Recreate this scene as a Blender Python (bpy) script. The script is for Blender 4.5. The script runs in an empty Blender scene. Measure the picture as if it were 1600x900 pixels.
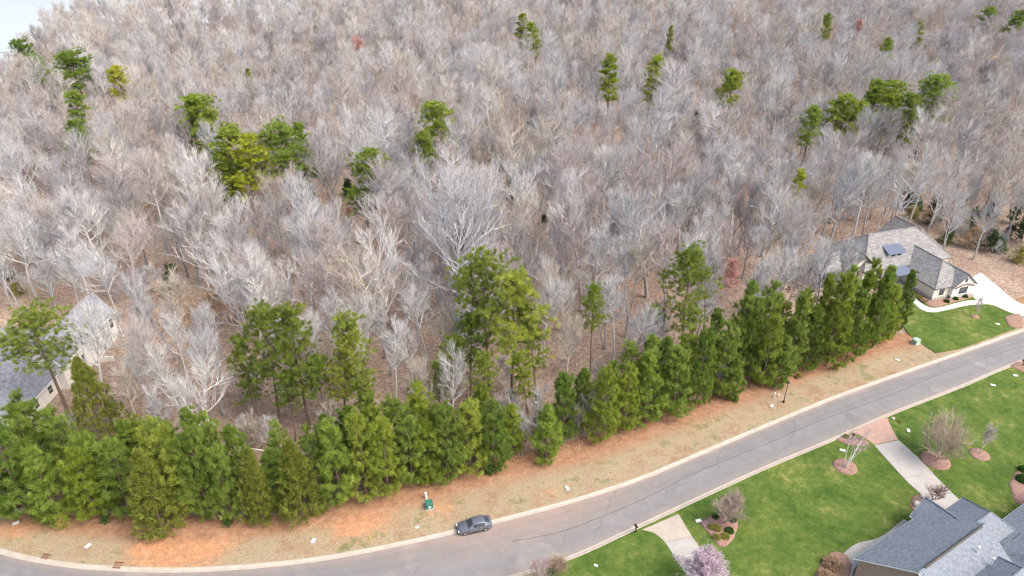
import bpy, bmesh, math, random
import numpy as np
from mathutils import Vector, Matrix
random.seed(7)
SC = bpy.context.scene
COL = SC.collection
R = math.radians

# ------------------------------------------------------------------ camera, sky, sun, exposure
CAM_H, CAM_PITCH = 76.0, 29.6
cam = bpy.data.cameras.new('camera')
cam.sensor_width = 36.0
cam.lens = 36.0 * 1100 / 1600
cam.clip_end = 6000
cam_o = bpy.data.objects.new('camera', cam)
COL.objects.link(cam_o)
cam_o.location = (0, 0, CAM_H)
cam_o.rotation_euler = (R(90 - CAM_PITCH), 0, 0)
SC.camera = cam_o

SUN_EL, SUN_AZ = 52.0, 118.0      # azimuth clockwise from +Y: behind the camera, to the right
W = bpy.data.worlds.new('World')
SC.world = W
W.use_nodes = True
wn = W.node_tree.nodes
sky = wn.new('ShaderNodeTexSky')
sky.sky_type = 'NISHITA'
sky.sun_disc = False
sky.sun_elevation = R(SUN_EL)
sky.sun_rotation = R(SUN_AZ)
sky.air_density = 1.0
sky.dust_density = 6.0
sky.ozone_density = 0.6
W.node_tree.links.new(sky.outputs[0], wn['Background'].inputs[0])
wn['Background'].inputs[1].default_value = 0.15
sun = bpy.data.lights.new('sun', 'SUN')
sun.energy = 0.9
sun.angle = R(45)
sun.color = (1.0, 0.99, 0.97)
sun_o = bpy.data.objects.new('sun', sun)
COL.objects.link(sun_o)
a, e = R(SUN_AZ), R(SUN_EL)
sd = Vector((math.sin(a) * math.cos(e), math.cos(a) * math.cos(e), math.sin(e)))
sun_o.rotation_euler = sd.to_track_quat('Z', 'Y').to_euler()
sun_o.location = sd * 300
SC.view_settings.view_transform = 'Standard'
SC.view_settings.look = 'None'
SC.view_settings.gamma = 1.0
SC.view_settings.exposure = 1.05
SC.cycles.max_bounces = 5
SC.cycles.diffuse_bounces = 3
SC.cycles.transmission_bounces = 4
SC.cycles.use_denoising = True
SC.cycles.denoising_input_passes = 'RGB_ALBEDO_NORMAL'
SC.cycles.denoising_prefilter = 'ACCURATE'
SC.cycles.pixel_filter_type = 'BLACKMAN_HARRIS'
SC.cycles.filter_width = 1.35
SC.cycles.sample_clamp_indirect = 4.0

# ------------------------------------------------------------------ materials
MATS = {}
def newmat(name):
    m = bpy.data.materials.new(name)
    m.use_nodes = True
    MATS[name] = m
    nt = m.node_tree
    return m, nt, nt.nodes, nt.links, nt.nodes['Principled BSDF']

def ramp(nt, stops, interp='LINEAR'):
    r = nt.nodes.new('ShaderNodeValToRGB')
    cr = r.color_ramp
    cr.interpolation = interp
    while len(cr.elements) < len(stops):
        cr.elements.new(0.5)
    for el, (p, c) in zip(cr.elements, stops):
        el.position = p
        el.color = (*c, 1)
    return r

def noise(nt, scale, detail=4, rough=0.6, coord='Object', dist=0.0):
    tc = nt.nodes.new('ShaderNodeTexCoord')
    n = nt.nodes.new('ShaderNodeTexNoise')
    n.inputs['Scale'].default_value = scale
    n.inputs['Detail'].default_value = detail
    n.inputs['Roughness'].default_value = rough
    n.inputs['Distortion'].default_value = dist
    nt.links.new(tc.outputs[coord], n.inputs['Vector'])
    return n

def mixc(nt, fac, a, b, blend='MIX'):
    m = nt.nodes.new('ShaderNodeMix')
    m.data_type = 'RGBA'
    m.blend_type = blend
    for sock, v in ((m.inputs[0], fac), (m.inputs[6], a), (m.inputs[7], b)):
        if hasattr(v, 'is_linked'):
            nt.links.new(v, sock)
        elif isinstance(v, (int, float)):
            sock.default_value = v
        else:
            sock.default_value = (*v, 1)
    return m.outputs[2]

def bumped(nt, bsdf, h, strength=0.4, dist=0.05):
    b = nt.nodes.new('ShaderNodeBump')
    b.inputs['Strength'].default_value = strength
    b.inputs['Distance'].default_value = dist
    nt.links.new(h, b.inputs['Height'])
    nt.links.new(b.outputs[0], bsdf.inputs['Normal'])

def plain(name, col, rough=0.6, metal=0.0, var=0.12, scale=3.0, spec=0.4, bump=0.0):
    m, nt, N, L, b = newmat(name)
    n = noise(nt, scale, 5)
    lo = tuple(c * (1 - var) for c in col)
    hi = tuple(min(1, c * (1 + var)) for c in col)
    r = ramp(nt, [(0.3, lo), (0.7, hi)])
    L.new(n.outputs[0], r.inputs[0])
    L.new(r.outputs[0], b.inputs['Base Color'])
    b.inputs['Roughness'].default_value = rough
    b.inputs['Metallic'].default_value = metal
    b.inputs['Specular IOR Level'].default_value = spec
    if bump:
        bumped(nt, b, n.outputs[0], bump)
    return m

def mat_litter():
    m, nt, N, L, b = newmat('leaf_litter')
    n1 = noise(nt, 0.06, 6, 0.65)
    n2 = noise(nt, 1.6, 8, 0.75)
    c1 = ramp(nt, [(0.30, (0.29, 0.21, 0.175)), (0.5, (0.37, 0.29, 0.24)), (0.68, (0.48, 0.39, 0.30))])
    L.new(n1.outputs[0], c1.inputs[0])
    c2 = ramp(nt, [(0.34, (0.42, 0.40, 0.38)), (0.5, (0.8, 0.78, 0.76)), (0.64, (1.2, 1.18, 1.12))])
    L.new(n2.outputs[0], c2.inputs[0])
    o = mixc(nt, 1.0, c1.outputs[0], c2.outputs[0], 'MULTIPLY')
    L.new(o, b.inputs['Base Color'])
    b.inputs['Roughness'].default_value = 0.95
    b.inputs['Specular IOR Level'].default_value = 0.1
    bumped(nt, b, n2.outputs[0], 0.7, 0.25)
    return m

def mat_verge():
    m, nt, N, L, b = newmat('verge_soil_and_dry_grass')
    at = N.new('ShaderNodeAttribute'); at.attribute_name = 'across'
    cl = N.new('ShaderNodeAttribute'); cl.attribute_name = 'clay'
    n1 = noise(nt, 0.24, 9, 0.74)
    n2 = noise(nt, 1.1, 8, 0.75)
    n3 = noise(nt, 5.0, 6, 0.8)
    grass = ramp(nt, [(0.33, (0.27, 0.175, 0.115)), (0.43, (0.315, 0.235, 0.155)), (0.52, (0.345, 0.28, 0.19)), (0.64, (0.18, 0.18, 0.085))])
    L.new(n1.outputs[0], grass.inputs[0])
    clay = ramp(nt, [(0.3, (0.36, 0.165, 0.085)), (0.5, (0.49, 0.235, 0.12)), (0.7, (0.58, 0.35, 0.21))])
    L.new(n2.outputs[0], clay.inputs[0])
    mt = N.new('ShaderNodeMath'); mt.operation = 'MULTIPLY_ADD'
    L.new(n2.outputs[0], mt.inputs[0]); mt.inputs[1].default_value = 1.7
    L.new(cl.outputs['Fac'], mt.inputs[2])
    f = ramp(nt, [(0.46, (0, 0, 0)), (0.72, (1, 1, 1))])
    mm = N.new('ShaderNodeMath'); mm.operation = 'MULTIPLY'; mm.inputs[1].default_value = 0.45
    L.new(mt.outputs[0], mm.inputs[0])
    L.new(mm.outputs[0], f.inputs[0])
    o = mixc(nt, f.outputs[0], grass.outputs[0], clay.outputs[0])
    # pine straw and leaf litter towards the wood
    lit = ramp(nt, [(0.35, (0.25, 0.13, 0.075)), (0.6, (0.38, 0.225, 0.14)), (0.8, (0.48, 0.34, 0.22))])
    L.new(n2.outputs[0], lit.inputs[0])
    ad = N.new('ShaderNodeMath'); ad.operation = 'MULTIPLY_ADD'
    L.new(n1.outputs[0], ad.inputs[0]); ad.inputs[1].default_value = 0.5
    L.new(at.outputs['Fac'], ad.inputs[2])
    fr = ramp(nt, [(0.72, (0, 0, 0)), (0.98, (1, 1, 1))])
    L.new(ad.outputs[0], fr.inputs[0])
    o = mixc(nt, fr.outputs[0], o, lit.outputs[0])
    sp = ramp(nt, [(0.3, (0.55, 0.55, 0.5)), (0.5, (0.95, 0.95, 0.95)), (0.7, (1.25, 1.22, 1.15))])
    L.new(n3.outputs[0], sp.inputs[0])
    o = mixc(nt, 1.0, o, sp.outputs[0], 'MULTIPLY')
    L.new(o, b.inputs['Base Color'])
    b.inputs['Roughness'].default_value = 0.95
    b.inputs['Specular IOR Level'].default_value = 0.1
    bumped(nt, b, n3.outputs[0], 0.6, 0.08)
    return m

def mat_lawn():
    m, nt, N, L, b = newmat('lawn_grass')
    n1 = noise(nt, 0.16, 5, 0.6)
    n2 = noise(nt, 0.9, 8, 0.75)
    n3 = noise(nt, 7.0, 5, 0.8)
    c = ramp(nt, [(0.30, (0.045, 0.09, 0.016)), (0.44, (0.07, 0.12, 0.022)), (0.57, (0.112, 0.155, 0.034)), (0.67, (0.20, 0.21, 0.066)), (0.77, (0.32, 0.29, 0.13))])
    ad = N.new('ShaderNodeMath'); ad.operation = 'MULTIPLY_ADD'
    L.new(n2.outputs[0], ad.inputs[0]); ad.inputs[1].default_value = 0.85
    ms = N.new('ShaderNodeMath'); ms.operation = 'MULTIPLY_ADD'; ms.inputs[1].default_value = 0.75; ms.inputs[2].default_value = -0.31
    L.new(n1.outputs[0], ms.inputs[0])
    L.new(ms.outputs[0], ad.inputs[2])
    L.new(ad.outputs[0], c.inputs[0])
    sp = ramp(nt, [(0.3, (0.6, 0.62, 0.55)), (0.5, (0.95, 0.95, 0.95)), (0.7, (1.3, 1.28, 1.2))])
    L.new(n3.outputs[0], sp.inputs[0])
    o = mixc(nt, 1.0, c.outputs[0], sp.outputs[0], 'MULTIPLY')
    L.new(o, b.inputs['Base Color'])
    b.inputs['Roughness'].default_value = 0.9
    b.inputs['Specular IOR Level'].default_value = 0.15
    bumped(nt, b, n3.outputs[0], 0.5, 0.05)
    return m

def mat_asphalt():
    m, nt, N, L, b = newmat('worn_asphalt')
    n1 = noise(nt, 0.13, 6, 0.65, dist=0.6)
    n2 = noise(nt, 9.0, 6, 0.8)
    at = N.new('ShaderNodeAttribute'); at.attribute_name = 'dust'
    c = ramp(nt, [(0.3, (0.16, 0.162, 0.168)), (0.42, (0.215, 0.215, 0.217)), (0.52, (0.19, 0.19, 0.194)), (0.7, (0.27, 0.265, 0.26))])
    L.new(n1.outputs[0], c.inputs[0])
    sp = ramp(nt, [(0.3, (0.8, 0.8, 0.8)), (0.7, (1.15, 1.15, 1.15))])
    L.new(n2.outputs[0], sp.inputs[0])
    o = mixc(nt, 1.0, c.outputs[0], sp.outputs[0], 'MULTIPLY')
    n3 = noise(nt, 0.5, 6, 0.7)
    mu = N.new('ShaderNodeMath'); mu.operation = 'MULTIPLY'
    L.new(n3.outputs[0], mu.inputs[0]); L.new(at.outputs['Fac'], mu.inputs[1])
    ln = N.new('ShaderNodeAttribute'); ln.attribute_name = 'wear'
    ml = N.new('ShaderNodeMath'); ml.operation = 'MULTIPLY'
    L.new(n1.outputs[0], ml.inputs[0]); L.new(ln.outputs['Fac'], ml.inputs[1])
    o = mixc(nt, ml.outputs[0], o, (0.14, 0.14, 0.15))
    o = mixc(nt, mu.outputs[0], o, (0.36, 0.25, 0.19))
    L.new(o, b.inputs['Base Color'])
    b.inputs['Roughness'].default_value = 0.8
    b.inputs['Specular IOR Level'].default_value = 0.25
    bumped(nt, b, n2.outputs[0], 0.2, 0.02)
    return m

def mat_shingle(name, cols, sc=1.0):
    m, nt, N, L, b = newmat(name)
    tc = N.new('ShaderNodeTexCoord')
    br = N.new('ShaderNodeTexBrick')
    br.inputs['Scale'].default_value = 1.0
    br.inputs['Brick Width'].default_value = 0.45 * sc
    br.inputs['Row Height'].default_value = 0.22 * sc
    br.inputs['Mortar Size'].default_value = 0.012
    br.inputs['Color1'].default_value = (*cols[0], 1)
    br.inputs['Color2'].default_value = (*cols[1], 1)
    br.inputs['Mortar'].default_value = (*[c * 0.55 for c in cols[0]], 1)
    L.new(tc.outputs['UV'], br.inputs['Vector'])
    n = noise(nt, 2.2, 6, 0.8)
    r = ramp(nt, [(0.3, (0.62, 0.62, 0.63)), (0.5, (0.95, 0.95, 0.95)), (0.7, (1.3, 1.28, 1.25))])
    L.new(n.outputs[0], r.inputs[0])
    o = mixc(nt, 1.0, br.outputs[0], r.outputs[0], 'MULTIPLY')
    L.new(o, b.inputs['Base Color'])
    b.inputs['Roughness'].default_value = 0.85
    b.inputs['Specular IOR Level'].default_value = 0.25
    bumped(nt, b, br.outputs[1], -0.5, 0.03)
    return m

def mat_brick(name, c1, c2, mortar, w=0.24, h=0.08):
    m, nt, N, L, b = newmat(name)
    tc = N.new('ShaderNodeTexCoord')
    br = N.new('ShaderNodeTexBrick')
    br.inputs['Scale'].default_value = 1.0
    br.inputs['Brick Width'].default_value = w
    br.inputs['Row Height'].default_value = h
    br.inputs['Mortar Size'].default_value = 0.01
    br.inputs['Color1'].default_value = (*c1, 1)
    br.inputs['Color2'].default_value = (*c2, 1)
    br.inputs['Mortar'].default_value = (*mortar, 1)
    L.new(tc.outputs['UV'], br.inputs['Vector'])
    n = noise(nt, 1.5, 6, 0.8)
    r = ramp(nt, [(0.3, (0.75, 0.75, 0.75)), (0.7, (1.15, 1.15, 1.15))])
    L.new(n.outputs[0], r.inputs[0])
    o = mixc(nt, 1.0, br.outputs[0], r.outputs[0], 'MULTIPLY')
    L.new(o, b.inputs['Base Color'])
    b.inputs['Roughness'].default_value = 0.9
    return m

def mat_foliage(name, stops, trans=0.25, objvar=0.35, use_color=False):
    m, nt, N, L, b = newmat(name)
    at = N.new('ShaderNodeAttribute'); at.attribute_name = 'tint'
    oi = N.new('ShaderNodeObjectInfo')
    c = ramp(nt, stops)
    md = N.new('ShaderNodeMath'); md.operation = 'MULTIPLY_ADD'
    L.new(oi.outputs['Random'], md.inputs[0]); md.inputs[1].default_value = objvar
    s2 = N.new('ShaderNodeMath'); s2.operation = 'MULTIPLY_ADD'; s2.inputs[1].default_value = 1 - objvar; s2.inputs[2].default_value = 0
    L.new(at.outputs['Fac'], s2.inputs[0])
    L.new(s2.outputs[0], md.inputs[2])
    L.new(md.outputs[0], c.inputs[0])
    o = c.outputs[0]
    if use_color:
        o = mixc(nt, 1.0, o, oi.outputs['Color'], 'MULTIPLY')
    L.new(o, b.inputs['Base Color'])
    b.inputs['Roughness'].default_value = 0.6
    b.inputs['Specular IOR Level'].default_value = 0.25
    if trans:
        t = N.new('ShaderNodeBsdfTranslucent')
        L.new(o, t.inputs[0])
        mx = N.new('ShaderNodeMixShader')
        mx.inputs[0].default_value = trans
        L.new(b.outputs[0], mx.inputs[1]); L.new(t.outputs[0], mx.inputs[2])
        L.new(mx.outputs[0], N['Material Output'].inputs[0])
    return m

def mat_bark(name, stops, by_color):
    """bare wood: tone from the object's own colour, or picked per tree for the far wood"""
    m, nt, N, L, b = newmat(name)
    at = N.new('ShaderNodeAttribute'); at.attribute_name = 'tint'
    oi = N.new('ShaderNodeObjectInfo')
    n = noise(nt, 2.5, 4, 0.7)
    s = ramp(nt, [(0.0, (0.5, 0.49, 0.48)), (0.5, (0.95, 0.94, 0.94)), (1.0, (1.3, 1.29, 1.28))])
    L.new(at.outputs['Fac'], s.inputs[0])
    if by_color:
        base = oi.outputs['Color']
    else:
        r = ramp(nt, stops)
        L.new(oi.outputs['Random'], r.inputs[0])
        base = r.outputs[0]
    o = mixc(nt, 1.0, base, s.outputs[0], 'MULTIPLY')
    v = ramp(nt, [(0.3, (0.75, 0.75, 0.75)), (0.7, (1.12, 1.12, 1.12))])
    L.new(n.outputs[0], v.inputs[0])
    o = mixc(nt, 1.0, o, v.outputs[0], 'MULTIPLY')
    L.new(o, b.inputs['Base Color'])
    b.inputs['Roughness'].default_value = 0.9
    b.inputs['Specular IOR Level'].default_value = 0.1
    return m

TONES = [((0.56, 0.56, 0.56), 'pale grey'), ((0.46, 0.465, 0.48), 'grey'), ((0.49, 0.44, 0.43), 'pinkish grey'),
         ((0.50, 0.455, 0.395), 'tan grey'), ((0.64, 0.635, 0.63), 'whitish'), ((0.33, 0.32, 0.32), 'dark grey')]
mat_litter(); mat_verge(); mat_lawn(); mat_asphalt()
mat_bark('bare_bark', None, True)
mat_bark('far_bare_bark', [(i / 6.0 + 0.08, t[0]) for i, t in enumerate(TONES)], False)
PINE = [(0.0, (0.08, 0.13, 0.022)), (0.35, (0.175, 0.255, 0.046)), (0.7, (0.29, 0.38, 0.08)), (1.0, (0.44, 0.51, 0.15))]
mat_foliage('pine_needles', PINE, 0.3, 0.35, True)
mat_foliage('tall_pine_needles', [(0.0, (0.10, 0.145, 0.022)), (0.4, (0.20, 0.265, 0.042)), (0.75, (0.32, 0.39, 0.07)), (1.0, (0.46, 0.52, 0.12))], 0.3, 0.3, True)
mat_foliage('cedar_foliage', [(0.0, (0.10, 0.13, 0.02)), (0.5, (0.20, 0.24, 0.04)), (1.0, (0.34, 0.36, 0.08))], 0.25, 0.25)
mat_foliage('evergreen_leaves', [(0.0, (0.022, 0.05, 0.014)), (0.5, (0.05, 0.095, 0.025)), (1.0, (0.12, 0.17, 0.05))], 0.2, 0.4)
mat_foliage('dry_beech_leaves', [(0.0, (0.40, 0.26, 0.15)), (0.5, (0.52, 0.37, 0.23)), (1.0, (0.66, 0.52, 0.36))], 0.3, 0.3)
mat_foliage('red_buds', [(0.0, (0.50, 0.24, 0.21)), (0.5, (0.62, 0.34, 0.31)), (1.0, (0.66, 0.44, 0.40))], 0.3, 0.2)
mat_foliage('cherry_blossom', [(0.0, (0.42, 0.30, 0.37)), (0.5, (0.58, 0.46, 0.54)), (1.0, (0.75, 0.66, 0.72))], 0.3, 0.1)
mat_foliage('shrub_leaves', [(0.0, (0.03, 0.08, 0.015)), (0.5, (0.06, 0.14, 0.025)), (1.0, (0.13, 0.22, 0.05))], 0.2, 0.2)
mat_foliage('yellow_shrub_leaves', [(0.0, (0.22, 0.22, 0.05)), (0.5, (0.36, 0.33, 0.08)), (1.0, (0.50, 0.45, 0.14))], 0.2, 0.2)
mat_foliage('dry_grass_blades', [(0.0, (0.20, 0.18, 0.08)), (0.5, (0.32, 0.24, 0.14)), (1.0, (0.42, 0.31, 0.20))], 0.2, 0.0)
mat_foliage('green_grass_blades', [(0.0, (0.05, 0.14, 0.02)), (0.5, (0.12, 0.22, 0.04)), (1.0, (0.27, 0.33, 0.09))], 0.2, 0.0)
plain('pine_bark', (0.20, 0.145, 0.115), 0.95, var=0.35, scale=3, bump=0.5)
plain('kerb_concrete', (0.40, 0.355, 0.30), 0.9, var=0.12, scale=0.8)
plain('pale_concrete', (0.37, 0.355, 0.335), 0.9, var=0.1, scale=0.7)
plain('new_concrete', (0.54, 0.53, 0.52), 0.85, var=0.05, scale=0.7)
plain('warm_concrete', (0.39, 0.34, 0.285), 0.9, var=0.1, scale=0.7)
plain('mulch', (0.27, 0.165, 0.135), 0.95, var=0.4, scale=5, bump=0.8)
plain('bark_mulch', (0.27, 0.17, 0.125), 0.95, var=0.4, scale=5, bump=0.8)
plain('tar_seal', (0.10, 0.10, 0.105), 0.7, var=0.2)
plain('rusty_iron', (0.13, 0.045, 0.035), 0.7, var=0.3, scale=6)
plain('white_paint', (0.78, 0.77, 0.74), 0.6, var=0.05)
plain('white_plastic', (0.74, 0.73, 0.69), 0.5, var=0.06)
plain('white_brick_paint', (0.78, 0.755, 0.71), 0.85, var=0.08, scale=1.2, bump=0.3)
plain('stone_veneer', (0.42, 0.405, 0.38), 0.9, var=0.35, scale=2.5, bump=0.6)
plain('cream_render', (0.74, 0.70, 0.62), 0.85, var=0.05)
plain('dark_metal', (0.035, 0.03, 0.03), 0.45, metal=0.4, var=0.2)
plain('brown_metal', (0.07, 0.035, 0.028), 0.5, metal=0.3, var=0.2)
plain('green_enamel', (0.035, 0.16, 0.12), 0.45, var=0.15)
plain('pale_green_enamel', (0.30, 0.42, 0.36), 0.5, var=0.1)
plain('seam_metal', (0.17, 0.205, 0.27), 0.4, metal=0.55, var=0.06)
plain('dark_trim', (0.06, 0.055, 0.05), 0.6, var=0.1)
plain('timber', (0.16, 0.09, 0.055), 0.7, var=0.25, scale=4)
plain('window_glass', (0.05, 0.06, 0.07), 0.08, var=0.1, spec=0.8)
plain('boulder', (0.52, 0.47, 0.42), 0.9, var=0.2, scale=2, bump=0.5)
plain('orange_paint', (0.7, 0.22, 0.05), 0.6)
plain('yellow_paint', (0.75, 0.52, 0.08), 0.6)
plain('pale_log', (0.66, 0.62, 0.55), 0.9, var=0.15)
mat_shingle('slate_shingle', ((0.195, 0.225, 0.265), (0.235, 0.265, 0.305)), 1.0)
mat_shingle('grey_shingle', ((0.20, 0.20, 0.20), (0.30, 0.298, 0.294)), 1.6)
mat_shingle('blue_grey_shingle', ((0.20, 0.215, 0.245), (0.29, 0.30, 0.325)), 1.6)
mat_brick('pink_brick', (0.46, 0.26, 0.21), (0.54, 0.33, 0.27), (0.55, 0.45, 0.4))
mat_brick('brick_paver', (0.36, 0.215, 0.175), (0.44, 0.28, 0.225), (0.42, 0.33, 0.28), 0.22, 0.11)
m, nt, N, L, b = newmat('lake_water')
b.inputs['Base Color'].default_value = (0.50, 0.54, 0.56, 1)  # pale base paints in the overcast sky's reflection, not the water's own colour
b.inputs['Roughness'].default_value = 0.12
b.inputs['Specular IOR Level'].default_value = 0.8
nw = noise(nt, 0.6, 4)
bumped(nt, b, nw.outputs[0], 0.15, 0.1)
m, nt, N, L, b = newmat('car_paint')
b.inputs['Base Color'].default_value = (0.17, 0.18, 0.205, 1)
b.inputs['Metallic'].default_value = 0.55
b.inputs['Roughness'].default_value = 0.3
b.inputs['Coat Weight'].default_value = 0.6
nn = noise(nt, 60, 2)
rr = ramp(nt, [(0.3, (0.17, 0.19, 0.235)), (0.7, (0.21, 0.23, 0.275))])
L.new(nn.outputs[0], rr.inputs[0]); L.new(rr.outputs[0], b.inputs['Base Color'])
plain('tyre_rubber', (0.02, 0.02, 0.02), 0.9)
plain('alloy', (0.45, 0.46, 0.48), 0.35, metal=0.8)
plain('lamp_lens', (0.75, 0.76, 0.78), 0.15, var=0.05)
plain('red_lens', (0.35, 0.02, 0.02), 0.2)
plain('black_plastic', (0.025, 0.025, 0.027), 0.6)

# ------------------------------------------------------------------ mesh helpers
class MB:
    """collects shapes and links them as one mesh object"""
    def __init__(s):
        s.v = []; s.f = []; s.t = []; s.n = 0
    def add(s, verts, faces, tint=0.5):
        verts = np.asarray(verts, float).reshape(-1, 3)
        k = s.n
        s.v.append(verts)
        s.f.extend([tuple(i + k for i in f) for f in faces])
        t = np.empty(len(verts)); t[:] = tint
        s.t.append(t)
        s.n += len(verts)
    def tris(s, V, tint):
        """V: (n,3,3) triangles, tint (n,)"""
        n = len(V); k = s.n
        s.v.append(V.reshape(-1, 3))
        s.f.extend([(k + 3 * i, k + 3 * i + 1, k + 3 * i + 2) for i in range(n)])
        s.t.append(np.repeat(tint, 3))
        s.n += 3 * n
    def tube(s, path, rad, n=5, tint=0.5, cap=False):
        path = np.asarray(path, float); m = len(path)
        rad = np.broadcast_to(np.asarray(rad, float), (m,))
        d = np.gradient(path, axis=0)
        d /= np.linalg.norm(d, axis=1)[:, None] + 1e-9
        ref = np.array([0.0, 0, 1]) if abs(d[0][2]) < 0.8 else np.array([1.0, 0, 0])
        u = np.cross(d, ref); u /= np.linalg.norm(u, axis=1)[:, None] + 1e-9
        w = np.cross(d, u)
        ang = np.arange(n) * 2 * math.pi / n
        V = path[:, None, :] + rad[:, None, None] * (np.cos(ang)[None, :, None] * u[:, None, :] + np.sin(ang)[None, :, None] * w[:, None, :])
        F = []
        for i in range(m - 1):
            for j in range(n):
                a = i * n + j; b = i * n + (j + 1) % n
                F.append((a, b, b + n, a + n))
        if cap:
            F.append(tuple(range(n - 1, -1, -1))); F.append(tuple((m - 1) * n + j for j in range(n)))
        s.add(V.reshape(-1, 3), F, tint)
    def box(s, c, size, rz=0.0, tint=0.5, taper=1.0):
        x, y, z = (q / 2 for q in size)
        V = [(-x, -y, -z), (x, -y, -z), (x, y, -z), (-x, y, -z), (-x * taper, -y * taper, z), (x * taper, -y * taper, z), (x * taper, y * taper, z), (-x * taper, y * taper, z)]
        co, si = math.cos(rz), math.sin(rz)
        V = [(c[0] + p[0] * co - p[1] * si, c[1] + p[0] * si + p[1] * co, c[2] + p[2]) for p in V]
        s.add(V, [(0, 3, 2, 1), (4, 5, 6, 7), (0, 1, 5, 4), (1, 2, 6, 5), (2, 3, 7, 6), (3, 0, 4, 7)], tint)
    def prism(s, poly, z0, z1, tint=0.5):
        """poly: counter-clockwise xy outline; solid between z0 and z1"""
        n = len(poly)
        V = [(p[0], p[1], z0) for p in poly] + [(p[0], p[1], z1) for p in poly]
        F = [tuple(range(n - 1, -1, -1)), tuple(range(n, 2 * n))]
        F += [(i, (i + 1) % n, n + (i + 1) % n, n + i) for i in range(n)]
        s.add(V, F, tint)
    def mesh(s, name, mat, smooth=False, uv=False):
        me = bpy.data.meshes.new(name)
        V = np.concatenate(s.v) if s.v else np.zeros((0, 3))
        me.from_pydata(V.tolist(), [], s.f)
        at = me.attributes.new('tint', 'FLOAT', 'POINT')
        at.data.foreach_set('value', np.concatenate(s.t).astype(np.float32))
        me.materials.append(MATS[mat] if isinstance(mat, str) else mat)
        if smooth:
            me.polygons.foreach_set('use_smooth', [True] * len(me.polygons))
        if uv:
            box_uv(me)
        me.update()
        return me
    def build(s, name, mat, parent=None, smooth=False, uv=False):
        return link(name, s.mesh(name, mat, smooth, uv), parent)

def box_uv(me):
    """uv in metres: across and up the slope of each face"""
    uvl = me.uv_layers.new(name='UVMap')
    for p in me.polygons:
        n = p.normal
        if abs(n.z) > 0.98:
            u, w = Vector((1, 0, 0)), Vector((0, 1, 0))
        else:
            u = Vector((-n.y, n.x, 0)).normalized(); w = n.cross(u)
        for li in p.loop_indices:
            c = me.vertices[me.loops[li].vertex_index].co
            uvl.data[li].uv = (c.dot(u), c.dot(w))

def link(name, data, parent=None):
    o = bpy.data.objects.new(name, data)
    COL.objects.link(o)
    if parent is not None:
        o.parent = parent
    return o

def tag(o, label=None, cat=None, group=None, kind=None):
    if label: o['label'] = label
    if cat: o['category'] = cat
    if group: o['group'] = group
    if kind: o['kind'] = kind
    return o

def thing(name, label, cat, loc=(0, 0, 0), rz=0.0, group=None):
    o = bpy.data.objects.new(name, None)
    o.empty_display_size = 0.3
    COL.objects.link(o)
    o.location = loc; o.rotation_euler = (0, 0, rz)
    return tag(o, label, cat, group)

def smooth_line(P, step=1.5):
    """Catmull-Rom through the points, sampled evenly"""
    P = [np.array(p, float) for p in P]
    P = [2 * P[0] - P[1]] + P + [2 * P[-1] - P[-2]]
    out = []
    for i in range(1, len(P) - 2):
        a, b, c, d = P[i - 1:i + 3]
        n = max(2, int(np.linalg.norm(c - b) / step))
        for t in np.arange(n) / n:
            out.append(0.5 * ((2 * b) + (c - a) * t + (2 * a - 5 * b + 4 * c - d) * t * t + (3 * b - a - 3 * c + d) * t ** 3))
    out.append(P[-2])
    return np.array(out)

def resample(L, n):
    s = np.concatenate([[0], np.cumsum(np.linalg.norm(np.diff(L, axis=0), axis=1))])
    q = np.linspace(0, s[-1], n)
    return np.stack([np.interp(q, s, L[:, k]) for k in range(L.shape[1])], 1)

def sstep(a, b, x):
    t = np.clip((x - a) / (b - a), 0, 1)
    return t * t * (3 - 2 * t)

# ------------------------------------------------------------------ the land
KERB_N = smooth_line([(-130, 92), (-105, 79), (-84, 69.5), (-67.76, 63.99), (-58.11, 61.85), (-49.43, 61.06), (-41.16, 60.96), (-33.11, 61.55), (-25.10, 62.65), (-17.02, 64.51), (-8.70, 66.87), (0.00, 69.67), (9.17, 72.87), (19.00, 77.04), (29.87, 82.79), (41.83, 89.12), (54.98, 95.94), (69.11, 102.54), (84.52, 109.58), (101.65, 117.58), (130, 130.5), (170, 148)], 1.5)
KERB_S = smooth_line([(-126, 82), (-100, 69), (-80, 60), (-64, 55.2), (-48, 52.3), (-34, 52), (-20, 54), (-6, 57.3), (6.63, 61.65), (17.47, 67.31), (27.49, 72.75), (38.51, 78.62), (50.47, 84.53), (63.81, 91.37), (78.15, 98.07), (94.38, 106.08), (127, 120.5), (174, 141)], 1.5)
def kn(x): return np.interp(x, KERB_N[:, 0], KERB_N[:, 1])
def ks(x): return np.interp(x, KERB_S[:, 0], KERB_S[:, 1])
CREEK = [(-100, 150), (-122, 166), (-165, 192), (-280, 235)]
def seg_dist(x, y, line):
    best = np.full(np.shape(x), 1e9)
    for (ax, ay), (bx, by) in zip(line[:-1], line[1:]):
        dx, dy = bx - ax, by - ay
        t = np.clip(((x - ax) * dx + (y - ay) * dy) / (dx * dx + dy * dy), 0, 1)
        best = np.minimum(best, np.hypot(x - ax - t * dx, y - ay - t * dy))
    return best
def lake_edge(y):
    return np.interp(y, [180, 250, 300, 340, 400, 440, 475, 505, 900], [-330, -240, -212, -226, -252, -268, -262, -75, -40])
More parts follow.
